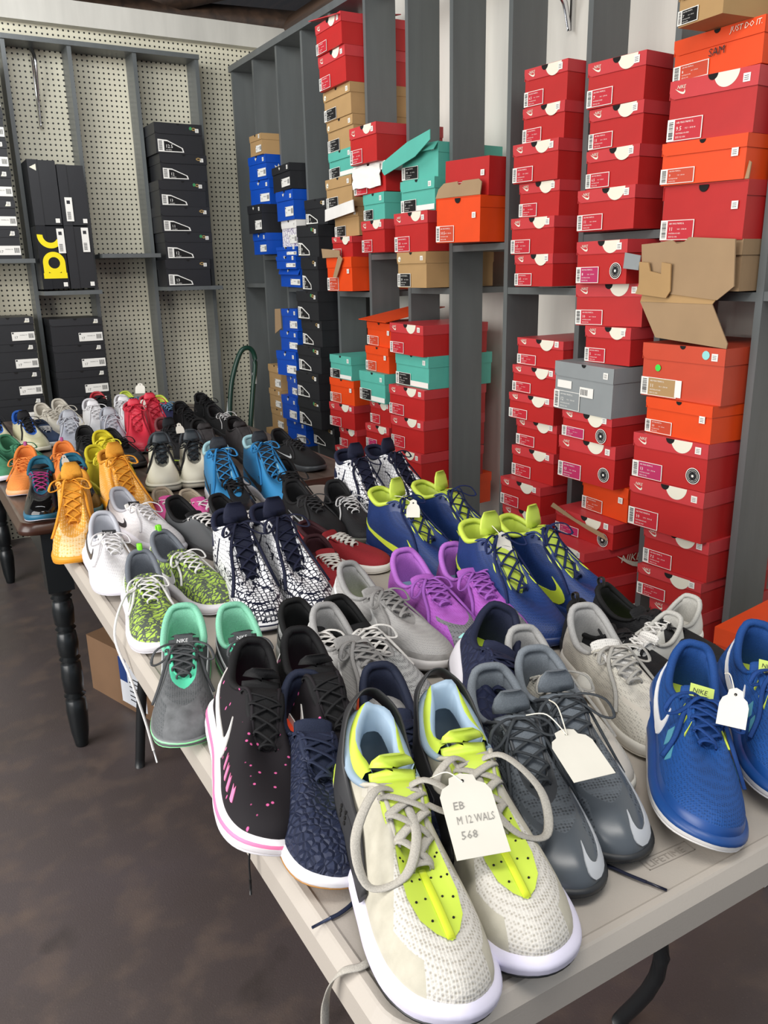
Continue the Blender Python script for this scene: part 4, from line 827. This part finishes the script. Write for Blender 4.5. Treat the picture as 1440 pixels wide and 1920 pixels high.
SPEC['blue']['patches'] += [('lace_loop', (1, -1), ([(u_, .70), (u_+.010, .78), (u_+.016, .90)], [(u_+.010, .68), (u_+.018, .77), (u_+.022, .90)]), 'loopc', .0022) for u_ in (.56, .66, .76)]
spec('pink', 'mid', pal(F('#191519', 'dash', .8, '#d8609a'), F('#101012', 'fabric'), P('#e0489c'), P('#e9e4e6', .55), P('#d9d5d8'), F('#19191b', 'fabric'), F('#141416', 'fabric'), line=P('#e678a4', .5), swoosh=P('#efebe6', .4)), 'black knit running shoe with pink flecks and big white swoosh', sole_h=1.12, flare=.007, ow=1.1, iw=.88, N=44, sw=(.54, .06, .02, .80), lace_w=.0022, bow=0)
spec('navyorange', 'low', pal(F('#252c44', 'quilt', .6, '#1c2236', 1.6), F('#1b2236', 'fabric'), P('#f2512e'), P('#e6e4e6', .5), P('#b07a34', .45), F('#20283f', 'fabric'), F('#20283f', 'fabric'), swoosh=P('#f25a2c', .45)), 'navy quilted low shoe with orange swoosh and gum toe', sw=(.42, .02, .34, .92), sole_h=.95, ow=1.06, iw=.92, rows=5, bow=0, N=36)
spec('mint', 'low', pal(F('#5c5e60', 'mesh', .7, '#44484a', 1, .5), F('#84c8aa', 'fabric'), P('#84c8aa'), P('#6a6c6e'), P('#8fe6a0', .5), F('#4a4c4e', 'fabric'), F('#3e4143', 'mesh'), toe=F('#6e7072', 'suede'), line=P('#8fe6a0'), swoosh=P('#eceef0'), patch=P('#3e4143'), ptext=P('#e8e8e8'), eye=P('#58c9a2')), 'grey running shoe with mint green lining', tongue_text='NIKE', tongue_up=.006, sole_h=.8, lace_w=.0026)
spec('cream', 'low', pal(F('#cbc6ba', 'mesh', .6), F('#a9a8a6', 'fabric'), P('#b9b7b2'), P('#d6d2c8'), P('#c8c3b6'), F('#aaa7a0', 'fabric'), WHM, toe=P('#c9c2b6')), 'cream white trainer with pale grey lining and textured toe')
spec('blackneon', 'low', pal(F('#1c1c1e', 'mesh'), F('#0f0f10', 'fabric'), P('#b6e028'), P('#141416'), BLK, BLKF, pull=P('#0d0d0e')), 'black knit trainer with neon green insole', pull=1, bow=0)
spec('whiteslip', 'low', pal(F('#dad8d0', 'leather', .4), F('#b9b7b0', 'fabric'), P('#c6c2ba'), P('#dedad2'), P('#c8c4bc'), WHM, WHM, eye=P('#cfccc4')), 'white ribbed trainer lying behind the royal blue shoes', bow=0)
spec('blackmesh', 'low', pal(F('#a8a9a8', 'mesh', .7, '#3a3a3a', 1.2, .7), F('#0e0f10', 'fabric'), P('#17181a'), P('#c9c9c7'), BLK, F('#d8d5d0', 'fabric'), BLKF, swoosh=P('#1b1b1c')), 'speckled grey trainer with thick black collar')
spec('grey', 'low', pal(F('#a5a3a1', 'mesh', .75, '#8f8e8d', 1.3, .4), F('#9b9a99', 'fabric'), P('#b2cc3c'), P('#c4c0be'), P('#2b2b2d'), F('#8e8c8a', 'fabric'), F('#989694', 'fabric'), swoosh=P('#dddcda', .4), mud=F('#a09d9a', 'suede'), eye=F('#969492', 'suede')), 'light grey mesh running shoe with lime insole', sw=(.56, .08, .06, .88), ow=1.06, iw=.92, lace_w=.0036, N=38)
spec('purple', 'low', pal(F('#a85cb8', 'mesh', .6, '#96489f', .9, .3), F('#b06ac4', 'fabric'), P('#7aa0ae'), P('#7d7a80'), P('#5a585c'), F('#9c5ab4', 'fabric'), F('#a85cb8', 'fabric'), toe=F('#77777b', 'mesh', .6, '#4f5054', .7, .8), line=P('#b06ac4'), itext=P('#b95a94'), heel=P('#77777b')), 'lilac purple running shoe with grey toe', insole_text='INSOLE', lace_w=.0032, N=38,
     patches=[('toe_mark', (1, -1), ([(.93, .30), (.96, .32), (.99, .36)], [(.93, .32), (.96, .40), (.99, .42)]), 'aqua', .0012)])
SPEC['purple']['pal']['aqua'] = P('#9adbd6')
NAVY = '#1c2c54'
spec('navyneonbig', 'low', pal(F('#1f2540', 'quilt', .7, '#171c33', .8), F('#1a2038', 'fabric'), P('#b2cc3c'), P('#d9d6dc'), BLK, F('#1c223c', 'fabric'), F('#1c223c', 'fabric'), itext=HOLE), 'navy padded running shoe tipped on its side with lime insole', insole_text='RUNNING', bow=0, sole_h=1.2)
for kk, dd in (('hyperA', 'farther'), ('hyperB', 'nearer')):
    spec(kk, 'high', pal(F('#1d3468', 'mesh', .5, '#152850', 1, .3), P('#bdd04c', .5), P('#bdd04c'), P('#1c3060', .4), P('#16264c'), F('#14224e', 'fabric'), P('#bcd04c', .5), swoosh=P('#c8da44', .4), eye=P('#1c3264', .4)), 'navy high-top with neon yellow tongue, %s such pair' % dd, sw=(.62, .10, .02, .55), tongue_up=.014, lace_w=.0028, N=34,
         patches=[('neon_dash', (1, -1), ([(u_, .66), (u_+.012, .64), (u_+.02, .63)], [(u_, .74), (u_+.012, .73), (u_+.02, .72)]), 'swoosh', .0014) for u_ in (.62, .70, .78)])
for kk, dd in (('uaC', 'beside the lime camouflage shoes'), ('uaD', 'standing against the red boxes')):
    spec(kk, 'high', pal(mat('honeycomb_print', C('#e4e4e6'), .45, 'honey', C('#161a2c')), F('#1a1f36', 'fabric'), P('#1a1f36'), P('#d9d9dc', .4), P('#1a1f38'), F('#141830', 'fabric'), F('#161a30', 'fabric'), toe=mat('honeycomb_toe', C('#d8d8da'), .35, 'honey', C('#14182a'), 1.2), heel=P('#dededf', .4), line=P('#1a1f38')), 'white high-top with navy honeycomb print %s' % dd, tongue_up=.01, lace_w=.0034, rows=7, N=34,
         patches=[('ankle_logo', (1, -1), ([(.16, .60), (.20, .52), (.24, .60)], [(.16, .68), (.20, .76), (.24, .68)]), 'outsole', .0014), ('side_line', (1, -1), ([(.26, .30), (.33, .60), (.42, .84)], [(.275, .30), (.345, .60), (.435, .84)]), 'outsole', .0014)])
spec('lime', 'low', pal(mat('leaf_print', C('#9dbb48'), .75, 'leaf', C('#4a5148')), F('#6b7078', 'fabric'), P('#5a5f66'), P('#d8d5da', .55), P('#d0ccd2'), F('#dcdad8', 'fabric'), mat('leaf_print', C('#9dbb48'), .75, 'leaf', C('#4a5148')), swoosh=P('#eceaee', .5), pull=P('#7ddc2a')), 'lime camouflage print trainer with white sole', pull=1, sole_h=1.15, flare=.007, ow=1.08, iw=.92, sw=(.50, .10, .04, .85), lace_w=.0026, N=38)
spec('whitenike', 'low', pal(F('#dcdadc', 'mesh', .6, '#c4c2c6', 1, .4), P('#b4b6be'), P('#b9bcc4'), P('#dedce4', .5), P('#c9c7ce'), F('#e2e0e2', 'fabric'), WHM, swoosh=P('#2e2f35', .4), heel=P('#aeb0b6', .5), patch=P('#202226'), ptext=P('#eceaea')), 'white running shoe with black swoosh', tongue_text='NIKE', sw=(.46, .12, .16, .80), ow=1.08, iw=.92, flare=.006, lace_w=.0026)
spec('gold', 'high', pal(F('#d99a3c', 'mesh', .75, '#f0c890', .6, .6), F('#d2902e', 'fabric'), P('#c98a28'), P('#d89422', .5), P('#c8861c'), F('#e0962a', 'fabric'), F('#dc9a34', 'fabric'), toe=F('#e8c898', 'mesh', .7, '#d9a24c', .5, .8)), 'golden orange high-top with loose orange laces', tongue_up=.012, lace_w=.0034, rows=7)
spec('redcanvas', 'flat', pal(F('#9c2a30', 'fabric', .8), F('#3a1a20', 'fabric'), P('#4a2326'), P('#e0dcd4'), P('#cfcac0'), F('#ddd9d0', 'fabric'), F('#96262c', 'fabric')), 'dark red canvas shoe with white laces', lace_w=.0045, bow=0)
spec('lightblue', 'high', pal(F('#3482b6', 'leather', .5), P('#9cc4cc', .4), P('#8ab4bc'), P('#d8d4d8'), P('#b0b0b8'), F('#2a7ab2', 'fabric'), F('#2c3036', 'mesh'), swoosh=P('#20262c', .4), heel=P('#2a2e34')), 'sky blue high-top with pale blue lining', sw=(.60, .14, .04, .50), tongue_up=.004, lace_w=.0034, rows=7)
spec('pinkflat', 'flat', pal(F('#d65a9c', 'fabric', .7), F('#a89a86', 'fabric'), P('#b0a28c'), P('#dcd6d4'), P('#c8c2c0'), F('#e4dede', 'fabric'), F('#cf5496', 'fabric')), 'bright pink canvas flat with beige insole', rows=3, lace_w=.004, bow=0)
spec('blacksilver', 'low', pal(P('#4c4e50', .35), BLKF, P('#1a1a1a'), P('#2a2a2c'), BLK, F('#d8d5d2', 'fabric'), BLKF, toe=P('#5a5c5e', .3), heel=P('#18181a', .3)), 'black and silver shoe behind the white swoosh pair', bow=0)
spec('blackA', 'low', pal(F('#17171a', 'mesh', .6), BLKF, P('#121214'), P('#1e1e20', .4), BLK, BLKF, BLKF, toe=P('#1d1d20', .25)), 'black shoe with shiny toe beside the sky blue high-tops')
spec('blackB', 'low', pal(F('#19191b', 'fabric', .7), BLKF, P('#121214'), P('#3c4044', .4), BLK, F('#2a2a2c', 'fabric'), BLKF, swoosh=P('#b9bcbe')), 'black trainer with white flecks in the middle pile', sw=(.6, .3, .2, .5))
spec('blackC', 'low', pal(F('#222224', 'mesh', .6), BLKF, P('#121214'), P('#5a5c52', .4), BLK, F('#c8c8c8', 'fabric'), BLKF), 'black trainer behind the red canvas shoes', lace_w=.002)
spec('teal', 'mid', pal(P('#141517', .22), F('#1d5e76', 'fabric'), P('#b04a86'), P('#1d5f7c', .4), P('#cfcbd6'), F('#a02e6e', 'fabric'), F('#1c1e20', 'mesh'), toe=P('#0c0c0d', .08), eye=P('#1d5a74'), heel=P('#1b1c1e', .35)), 'glossy black shoe with teal lining and magenta laces', lace_w=.0024, rows=7, bow=0, N=38)
spec('orangelow', 'low', pal(F('#ea8a42', 'mesh', .7), F('#d97c38', 'fabric'), P('#d97c38'), P('#e6a878'), P('#cfc8d4'), F('#e08038', 'fabric'), pull=P('#a03e78')), 'peach orange trainer with purple pull tab', pull=1)
spec('green', 'low', pal(F('#4a8a6a', 'suede', .9, '#3d7a5c'), F('#3f7a5a', 'fabric'), P('#4a7a60'), P('#d4d2dc', .5), P('#c4c2cc'), F('#2f6a4e', 'fabric'), F('#4a8a6a', 'fabric')), 'green suede skate shoe with white sole', lace_w=.0034)
spec('yellow', 'mid', pal(F('#d8c82a', 'suede', .7, '#c8b820'), F('#c9ba24', 'fabric'), P('#bfb020'), P('#dccb2c', .45), P('#b8a818'), F('#e0d23c', 'fabric'), F('#d8c82a', 'fabric')), 'bright yellow shoe with tangled yellow laces', lace_w=.003)
spec('creamblack', 'mid', pal(F('#d8d4c2', 'leather', .5), P('#2a3036'), P('#33363a'), P('#dedac9', .5), P('#8a887e'), BLKF, P('#2a3238', .5), line=P('#77756a'), eye=P('#77766c')), 'cream leather basketball shoe with black laces', tongue_up=.02, sole_h=1.2, flare=.006, boxy=1.2, rows=5,
     patches=[('side_cutout', (1, -1), ([(.50, .34), (.55, .28), (.60, .36)], [(.50, .40), (.55, .52), (.60, .42)]), 'line', .0012), ('side_cutout', (1, -1), ([(.38, .34), (.42, .26), (.46, .36)], [(.38, .42), (.42, .56), (.46, .44)]), 'line', .0012)])
spec('blackgrey', 'low', pal(F('#1b1b1d', 'mesh'), BLKF, P('#141414'), P('#3a3a3c', .4), BLK, BLKF, BLKF, heel=P('#5a5c60', .3), toe=P('#2a2a2c', .4)), 'black low shoe behind the yellow shoes')
spec('denim', 'flat', pal(F('#33425c', 'fabric', .9), F('#222c3e', 'fabric'), P('#2a3446'), P('#d8d6d2'), P('#c8c6c2'), F('#d0cecc', 'fabric')), 'navy denim flat with white sole edge', bow=0)
spec('greyhigh', 'mid', pal(F('#a2a5ad', 'suede', .8, '#9093a0'), F('#92959e', 'fabric'), P('#8a8d96'), P('#c4c2c4'), P('#aaa8ac'), F('#b6b8bf', 'fabric'), F('#aeb1b8', 'fabric')), 'pale grey suede high shoe with loose grey laces', tongue_up=.02, lace_w=.003)
spec('creamknit', 'low', pal(F('#cfc9bb', 'mesh', .8, '#bdb7a8', 1.3), F('#c4beb0', 'fabric'), P('#b8b2a4'), P('#d6d0c2', .55), P('#c8c2b4'), F('#c9c3b6', 'fabric'), F('#d2ccbe', 'fabric')), 'cream knit trainer near the black size 17 boxes', tongue_up=.012, lace_w=.003)
spec('bluefoam', 'mid', pal(P('#c6c2a4', .35), F('#2457a8', 'fabric'), P('#2457a8'), P('#d4d0bc', .4), P('#2a2a2c'), F('#1c1c1e', 'fabric'), F('#1f1f22', 'fabric'), toe=P('#bcb896', .3), eye=P('#2c5aac')), 'cream patent shoe with blue collar and black tongue', tongue_up=.02, lace_w=.003)
spec('redblack', 'mid', pal(F('#1c1c1f', 'mesh'), P('#a82830'), P('#a82830'), P('#1e1e20'), BLK, BLKF, BLKF), 'black shoe with red collar')
spec('whiteblue', 'mid', pal(F('#dcdbdd', 'leather', .5), F('#d0cfd2', 'fabric'), P('#c8c8cc'), P('#dedde0', .5), P('#26408a'), F('#dcdbdc', 'fabric'), toe=P('#dedddf', .4)), 'white basketball shoe with white laces beside the crimson pair', tongue_up=.012, lace_w=.0034)
spec('crimson', 'high', pal(P('#c4283c', .45), P('#b02236', .6), P('#9a1c2c'), P('#b0263a'), P('#8a8c8e'), F('#c82c40', 'fabric'), P('#cc3044', .5)), 'crimson red high-top beneath a paper tag')
spec('bluelime', 'low', pal(F('#26294a', 'mesh'), P('#b8c84a'), P('#a8b840'), P('#202228'), BLK, F('#5f86a4', 'fabric'), F('#1c1e24', 'mesh'), heel=F('#1a1a1c')), 'dark blue trainer with lime lining at the table end', tongue_up=.004)
spec('charcoal', 'mid', pal(F('#3c393a', 'suede', .85, '#312e2f'), F('#0e0e0f', 'fabric'), P('#151515'), P('#2c2a2b', .6), BLK, BLKF, F('#3a3738', 'suede')), 'charcoal suede shoe with broad flat tongue', laces=0, tongue_up=.004, boxy=1.15,
     patches=[('vamp_strap', (1, -1), ([(.60, .30), (.72, .24), (.84, .30)], [(.60, .98), (.72, .99), (.84, .98)]), 'tongue', .0022)])
spec('blackD', 'mid', pal(F('#121214', 'suede', .9), BLKF, P('#101010'), P('#18181a'), BLK, BLKF), 'plain black shoe at the far table end')
spec('blackE', 'low', pal(F('#161617', 'mesh', .8), BLKF, P('#101010'), P('#1c1c1e'), BLK, F('#c8c8c8', 'fabric')), 'black trainer near the green hand truck', lace_w=.0016)
spec('blackcoral', 'mid', pal(F('#1a1a1d', 'mesh'), P('#6a3034'), P('#8a3a40'), P('#26282a'), BLK, BLKF, F('#1f2226', 'fabric'), line=P('#b8d23c')), 'black shoe with dull coral lining', tongue_up=.02)
SPEC['pink']['pal']['stripe'] = P('#dc7aa6', .5)
SPEC['pink']['patches'] = [('pink_stripe', (1, -1), ([(u_, .20), (u_+.012, .19), (u_+.024, .20)], [(u_, .34), (u_+.012, .30), (u_+.024, .35)]), 'stripe', .0010) for u_ in (.60, .66, .72, .78)]
PL_ = [
('huarache',-1,0.404,0.776,-102.8,0.335),
('huarache',1,0.521,0.778,-106.2,0.335),
('greycleat',-1,0.626,0.809,-108.2,0.315),
('greycleat',1,0.712,0.819,-109.4,0.315),
('blue',-1,0.905,0.725,-132.2,0.325),
('blue',1,1.044,0.722,-130.3,0.325),
('pink',-1,0.346,1.044,-103.5,0.325),
('pink',1,0.432,1.045,-96.5,0.325),
('navyorange',-1,0.395,0.951,-105.8,0.315),
('navyorange',1,0.516,0.922,-106.9,0.315),
('mint',-1,0.352,1.300,-108.0,0.300),
('mint',1,0.423,1.266,-98.6,0.290),
('cream',-1,0.754,0.907,-104.4,0.310),
('cream',1,0.908,0.926,-108.9,0.310),
('blackneon',-1,0.937,0.976,-87.0,0.260),
('blackneon',1,1.018,0.998,-79.7,0.270),
('whiteslip',-1,1.050,0.845,-174.0,0.235),
('whiteslip',1,1.140,0.880,-172.0,0.235),
('blackmesh',-1,0.517,1.226,-91.2,0.290),
('blackmesh',1,0.584,1.199,-89.0,0.290),
('grey',-1,0.528,1.152,-89.5,0.310),
('grey',1,0.653,1.308,-82.9,0.310),
('purple',-1,0.804,1.323,-97.4,0.315),
('purple',1,0.904,1.301,-101.4,0.315),
('navyneonbig',1,0.719,0.973,-122.9,0.330),
('hyperB',-1,0.938,1.285,-92.9,0.310),
('hyperB',1,1.010,1.271,-75.7,0.310),
('hyperA',-1,0.907,1.616,-77.5,0.310),
('hyperA',1,1.016,1.609,-72.0,0.310),
('uaC',-1,0.550,1.627,-96.0,0.320),
('uaC',1,0.625,1.621,-90.5,0.320),
('lime',-1,0.362,1.631,-98.2,0.300),
('lime',1,0.427,1.738,-80.0,0.300),
('whitenike',-1,0.340,1.935,-93.4,0.310),
('whitenike',1,0.415,2.139,-75.7,0.310),
('gold',-1,0.347,2.217,-103.3,0.320),
('gold',1,0.475,2.420,-87.2,0.320),
('redcanvas',-1,0.752,1.629,-99.0,0.280),
('redcanvas',1,0.774,1.739,-72.4,0.280),
('uaD',-1,1.035,2.015,-91.5,0.320),
('uaD',1,1.124,2.021,-80.0,0.320),
('lightblue',-1,0.777,2.354,-100.3,0.320),
('lightblue',1,0.898,2.370,-91.6,0.320),
('pinkflat',-1,0.586,2.290,-96.0,0.260),
('pinkflat',1,0.637,2.225,-85.0,0.260),
('blacksilver',-1,0.537,2.007,-73.0,0.300),
('blacksilver',1,0.632,1.963,-72.1,0.300),
('blackA',-1,0.786,2.287,-100.1,0.300),
('blackA',1,0.951,2.263,-101.4,0.300),
('blackB',-1,0.861,1.992,-90.6,0.300),
('blackB',1,1.125,2.713,-83.8,0.300),
('blackC',-1,0.963,1.936,-98.6,0.290),
('teal',-1,0.321,2.630,-99.7,0.310),
('teal',1,0.403,2.616,-94.2,0.310),
('orangelow',-1,0.319,2.944,-102.1,0.300),
('orangelow',1,0.435,2.949,-97.5,0.300),
('green',-1,0.184,3.188,-78.0,0.300),
('green',1,0.272,3.198,-68.9,0.300),
('yellow',-1,0.487,2.708,-81.8,0.310),
('yellow',1,0.565,2.962,-90.1,0.310),
('creamblack',-1,0.721,2.759,-104.1,0.330),
('creamblack',1,0.820,2.742,-104.2,0.330),
('blackgrey',-1,0.564,3.240,-98.0,0.290),
('blackgrey',1,0.625,3.118,-83.6,0.290),
('denim',-1,0.464,3.709,-87.0,0.290),
('greyhigh',-1,0.557,3.517,-98.0,0.310),
('greyhigh',1,0.706,3.487,-97.0,0.310),
('creamknit',-1,0.503,3.912,-79.0,0.310),
('creamknit',1,0.592,4.008,-85.1,0.310),
('bluefoam',-1,0.276,3.745,-85.0,0.310),
('bluefoam',1,0.382,3.630,-84.7,0.310),
('redblack',-1,0.779,4.048,-93.8,0.300),
('whiteblue',-1,0.696,3.799,-91.6,0.310),
('whiteblue',1,0.842,3.839,-95.0,0.310),
('crimson',-1,0.783,3.370,-98.6,0.310),
('crimson',1,0.873,3.505,-92.0,0.310),
('bluelime',-1,0.918,4.097,-83.0,0.300),
('bluelime',1,1.015,3.846,-89.0,0.300),
('charcoal',-1,0.924,2.965,-95.6,0.320),
('charcoal',1,1.040,2.926,-92.0,0.320),
('blackD',-1,1.008,3.490,-92.0,0.300),
('blackD',1,1.164,3.695,-90.3,0.300),
('blackcoral',-1,0.821,3.099,-88.0,0.310),
('blackE',1,1.122,3.403,-86.2,0.300),

]
DZ = {('whiteslip', -1): (1.055, .845, -174, .004), ('whiteslip', 1): (1.140, .880, -172, .004)}
TILT = {('navyneonbig', 1): (-26, 0, .03), ('pink', -1): (-14, 0, .012), ('pink', 1): (-6, 0, .006), ('blue', -1): (-14, 0, .012), ('blue', 1): (-12, 0, .010), ('huarache', -1): (-6, 0, .005), ('navyorange', -1): (-10, 0, .008), ('whitenike', -1): (-7, 0, .006), ('whitenike', 1): (-9, 0, .007), ('grey', -1): (-7, 0, .006), ('grey', 1): (-7, 0, .006), ('cream', -1): (-5, 0, .005)}
cnt = {}
for key, lat, x, y, yw, L in PL_: cnt[key] = cnt.get(key, 0)+1
for key, lat, x, y, yw, L in PL_:
    sp = SPEC[key]; z = .7405
    if (key, lat) in DZ: x, y, yw, dz = DZ[(key, lat)]; z += dz
    far = y > 2.5
    if 'N' not in sp: sp = dict(sp, N=24 if far else 30)
    lab = sp['desc']
    if cnt[key] == 2: lab += {-1: ', left one of its pair', 1: ', right one of its pair'}[lat]
    tl = TILT.get((key, lat), (0, 0, 0)); z += tl[2]
    build_shoe(sp, lat, (x, y, z), math.radians(yw), L, lab, 'second-hand shoes set out on the tables', tl, sp.get('extra'))
# ---------------------------------------------------------------- paper tags and loose laces
TAGP = mat('tag_card', C('#d9d5c9'), .65, 'board'); PEN = mat('pencil', C('#8d8a84'), .7); STR = mat('tag_string', C('#d9d4c6'), .7)
def paper_tag(hole, tip, w, Lg, label, lines=None, strings=(), tiltx=0):
    d = Vector(tip)-Vector(hole); d.normalize(); nrm_ = Vector((0, 0, 1)); nrm_ = (nrm_-d*nrm_.dot(d)).normalized()
    if tiltx: nrm_ = (Matrix.Rotation(math.radians(tiltx), 3, d) @ nrm_)
    rgt = d.cross(nrm_).normalized()*-1   # reading direction runs across
    Tm = Matrix((rgt, nrm_*-1, d*-1)).transposed().to_4x4(); Tm.translation = hole
    root = empty('paper_tag', hole, 0, label, 'tag', 'white paper tags tied to shoes'); inv = Matrix.Translation(-Vector(hole)) @ Tm
    z1 = .010; pts = [(-w*.5, -Lg+z1), (w*.5, -Lg+z1), (w*.5, -.012), (w*.42, -.004), (w*.27, .000), (w*.24, .007), (w*.12, .009), (0, .0105), (-w*.12, .009), (-w*.24, .007), (-w*.27, .0), (-w*.42, -.004), (-w*.5, -.012)]
    m = MB(); m.poly(pts, .0006, 0, inv); m.build('card', TAGP, root)
    if lines:
        m = MB(); 
        for i, t in enumerate(lines): put_text(m, t, -w*.32, -.028-.0155*i, .012, 0, -.0012, inv, maxw=w*.72, lean=.1)
        m.build('handwriting', PEN, root)
    m = MB(); circ(m, 0, .002, .0018, 0, -.0010, T=inv); m.build('tag_hole', HOLE, root)
    for st_ in strings:
        m = MB(); m.tube(smooth([Vector(q)-Vector(hole) for q in st_], 6), .0008, n=6); m.build('string', STR, root)
    return root
paper_tag((.438, .603, .868), (.415, .530, .826), .056, .088, 'white paper tag with pencilled EB between the cream and neon yellow shoes', ['EB', 'M 12 WALS', '568'], [[(.438, .603, .869), (.430, .620, .874), (.42, .635, .862), (.43, .65, .85)]])
paper_tag((.592, .612, .868), (.578, .545, .848), .052, .072, 'blank white paper tag on the dark grey basketball shoes', None, [[(.592, .612, .869), (.59, .645, .88), (.58, .67, .87)], [(.592, .612, .869), (.61, .648, .882), (.625, .68, .872)]])
paper_tag((.824, .564, .872), (.800, .550, .835), .034, .048, 'white paper tag hanging between the royal blue shoes', None, [[(.824, .564, .873), (.84, .585, .887), (.85, .60, .88)]])
paper_tag((.928, 1.47, .89), (.917, 1.455, .85), .030, .040, 'white paper tag between the farther navy and neon high-tops', None, [[(.928, 1.47, .891), (.92, 1.50, .90), (.91, 1.52, .90)]])
paper_tag((.935, 1.165, .895), (.93, 1.14, .85), .030, .042, 'white paper tag on the nearer navy and neon high-tops', None, [[(.935, 1.165, .896), (.935, 1.2, .91), (.94, 1.22, .905)]])
paper_tag((.835, 3.40, .89), (.83, 3.375, .85), .036, .042, 'small paper tag over the crimson high-tops')
paper_tag((.965, 3.95, .89), (.955, 3.93, .84), .045, .05, 'cream paper tag between the lime-lined trainers at the far end')
paper_tag((.775, 2.70, .90), (.775, 2.68, .86), .028, .036, 'small paper tag on the tongues of the cream basketball shoes')
paper_tag((.365, 2.47, .885), (.368, 2.455, .85), .022, .034, 'narrow paper tag between the magenta-laced shoes')
def loose(name, pts, wa, wb, mt_, label, aglet=None):
    root = empty(name, pts[0], 0, label, 'shoelace'); o = Vector(pts[0])
    m = MB(); m.tube([p-o for p in smooth(pts, 8)], wa, wb, 0, 8); m.build('lace', mt_, root)
    if aglet:
        m = MB(); a, b = Vector(pts[-1])-o, Vector(pts[-2])-o; e = a+(a-b).normalized()*.022; m.tube([a, e], .0016, n=8); m.build('aglet', aglet, root)
loose('shoelace', [(.330, .578, .752), (.312, .566, .7445), (.290, .560, .7445), (.270, .570, .738), (.262, .585, .70), (.262, .595, .64), (.258, .600, .58)], .0048, .0012, F('#b5b0a6', 'fabric', .8), 'wide cream lace end hanging over the table edge', P('#d8d8d8', .2))
loose('shoelace', [(.345, .655, .75), (.325, .640, .7435), (.305, .633, .7430), (.292, .632, .7430)], .0028, .0012, F('#20283f', 'fabric'), 'navy lace end lying at the table edge by the cream shoe', P('#2a3550', .3))
loose('shoelace', [(.570, .575, .7430), (.588, .545, .7430), (.600, .515, .7430), (.608, .497, .7430)], .0026, .0011, F('#1c2034', 'fabric'), 'dark navy lace end lying before the embossed table logo', P('#15182a', .3))
loose('shoelace', [(.33, 1.50, .82), (.295, 1.50, .80), (.262, 1.46, .745), (.266, 1.38, .69), (.275, 1.34, .62), (.278, 1.315, .575)], .0026, .0022, F('#dcdad8', 'fabric'), 'long white lace from the lime shoe dangling past the table', P('#e8e8e8', .3))
loose('shoelace', [(.315, .79, .735), (.300, .79, .7435), (.27, .79, .7435), (.263, .79, .72), (.262, .79, .69)], .0016, .0012, F('#19191b', 'fabric'), 'short black lace end under the pink-flecked shoe', P('#222', .3) if 0 else P('#222222', .3))
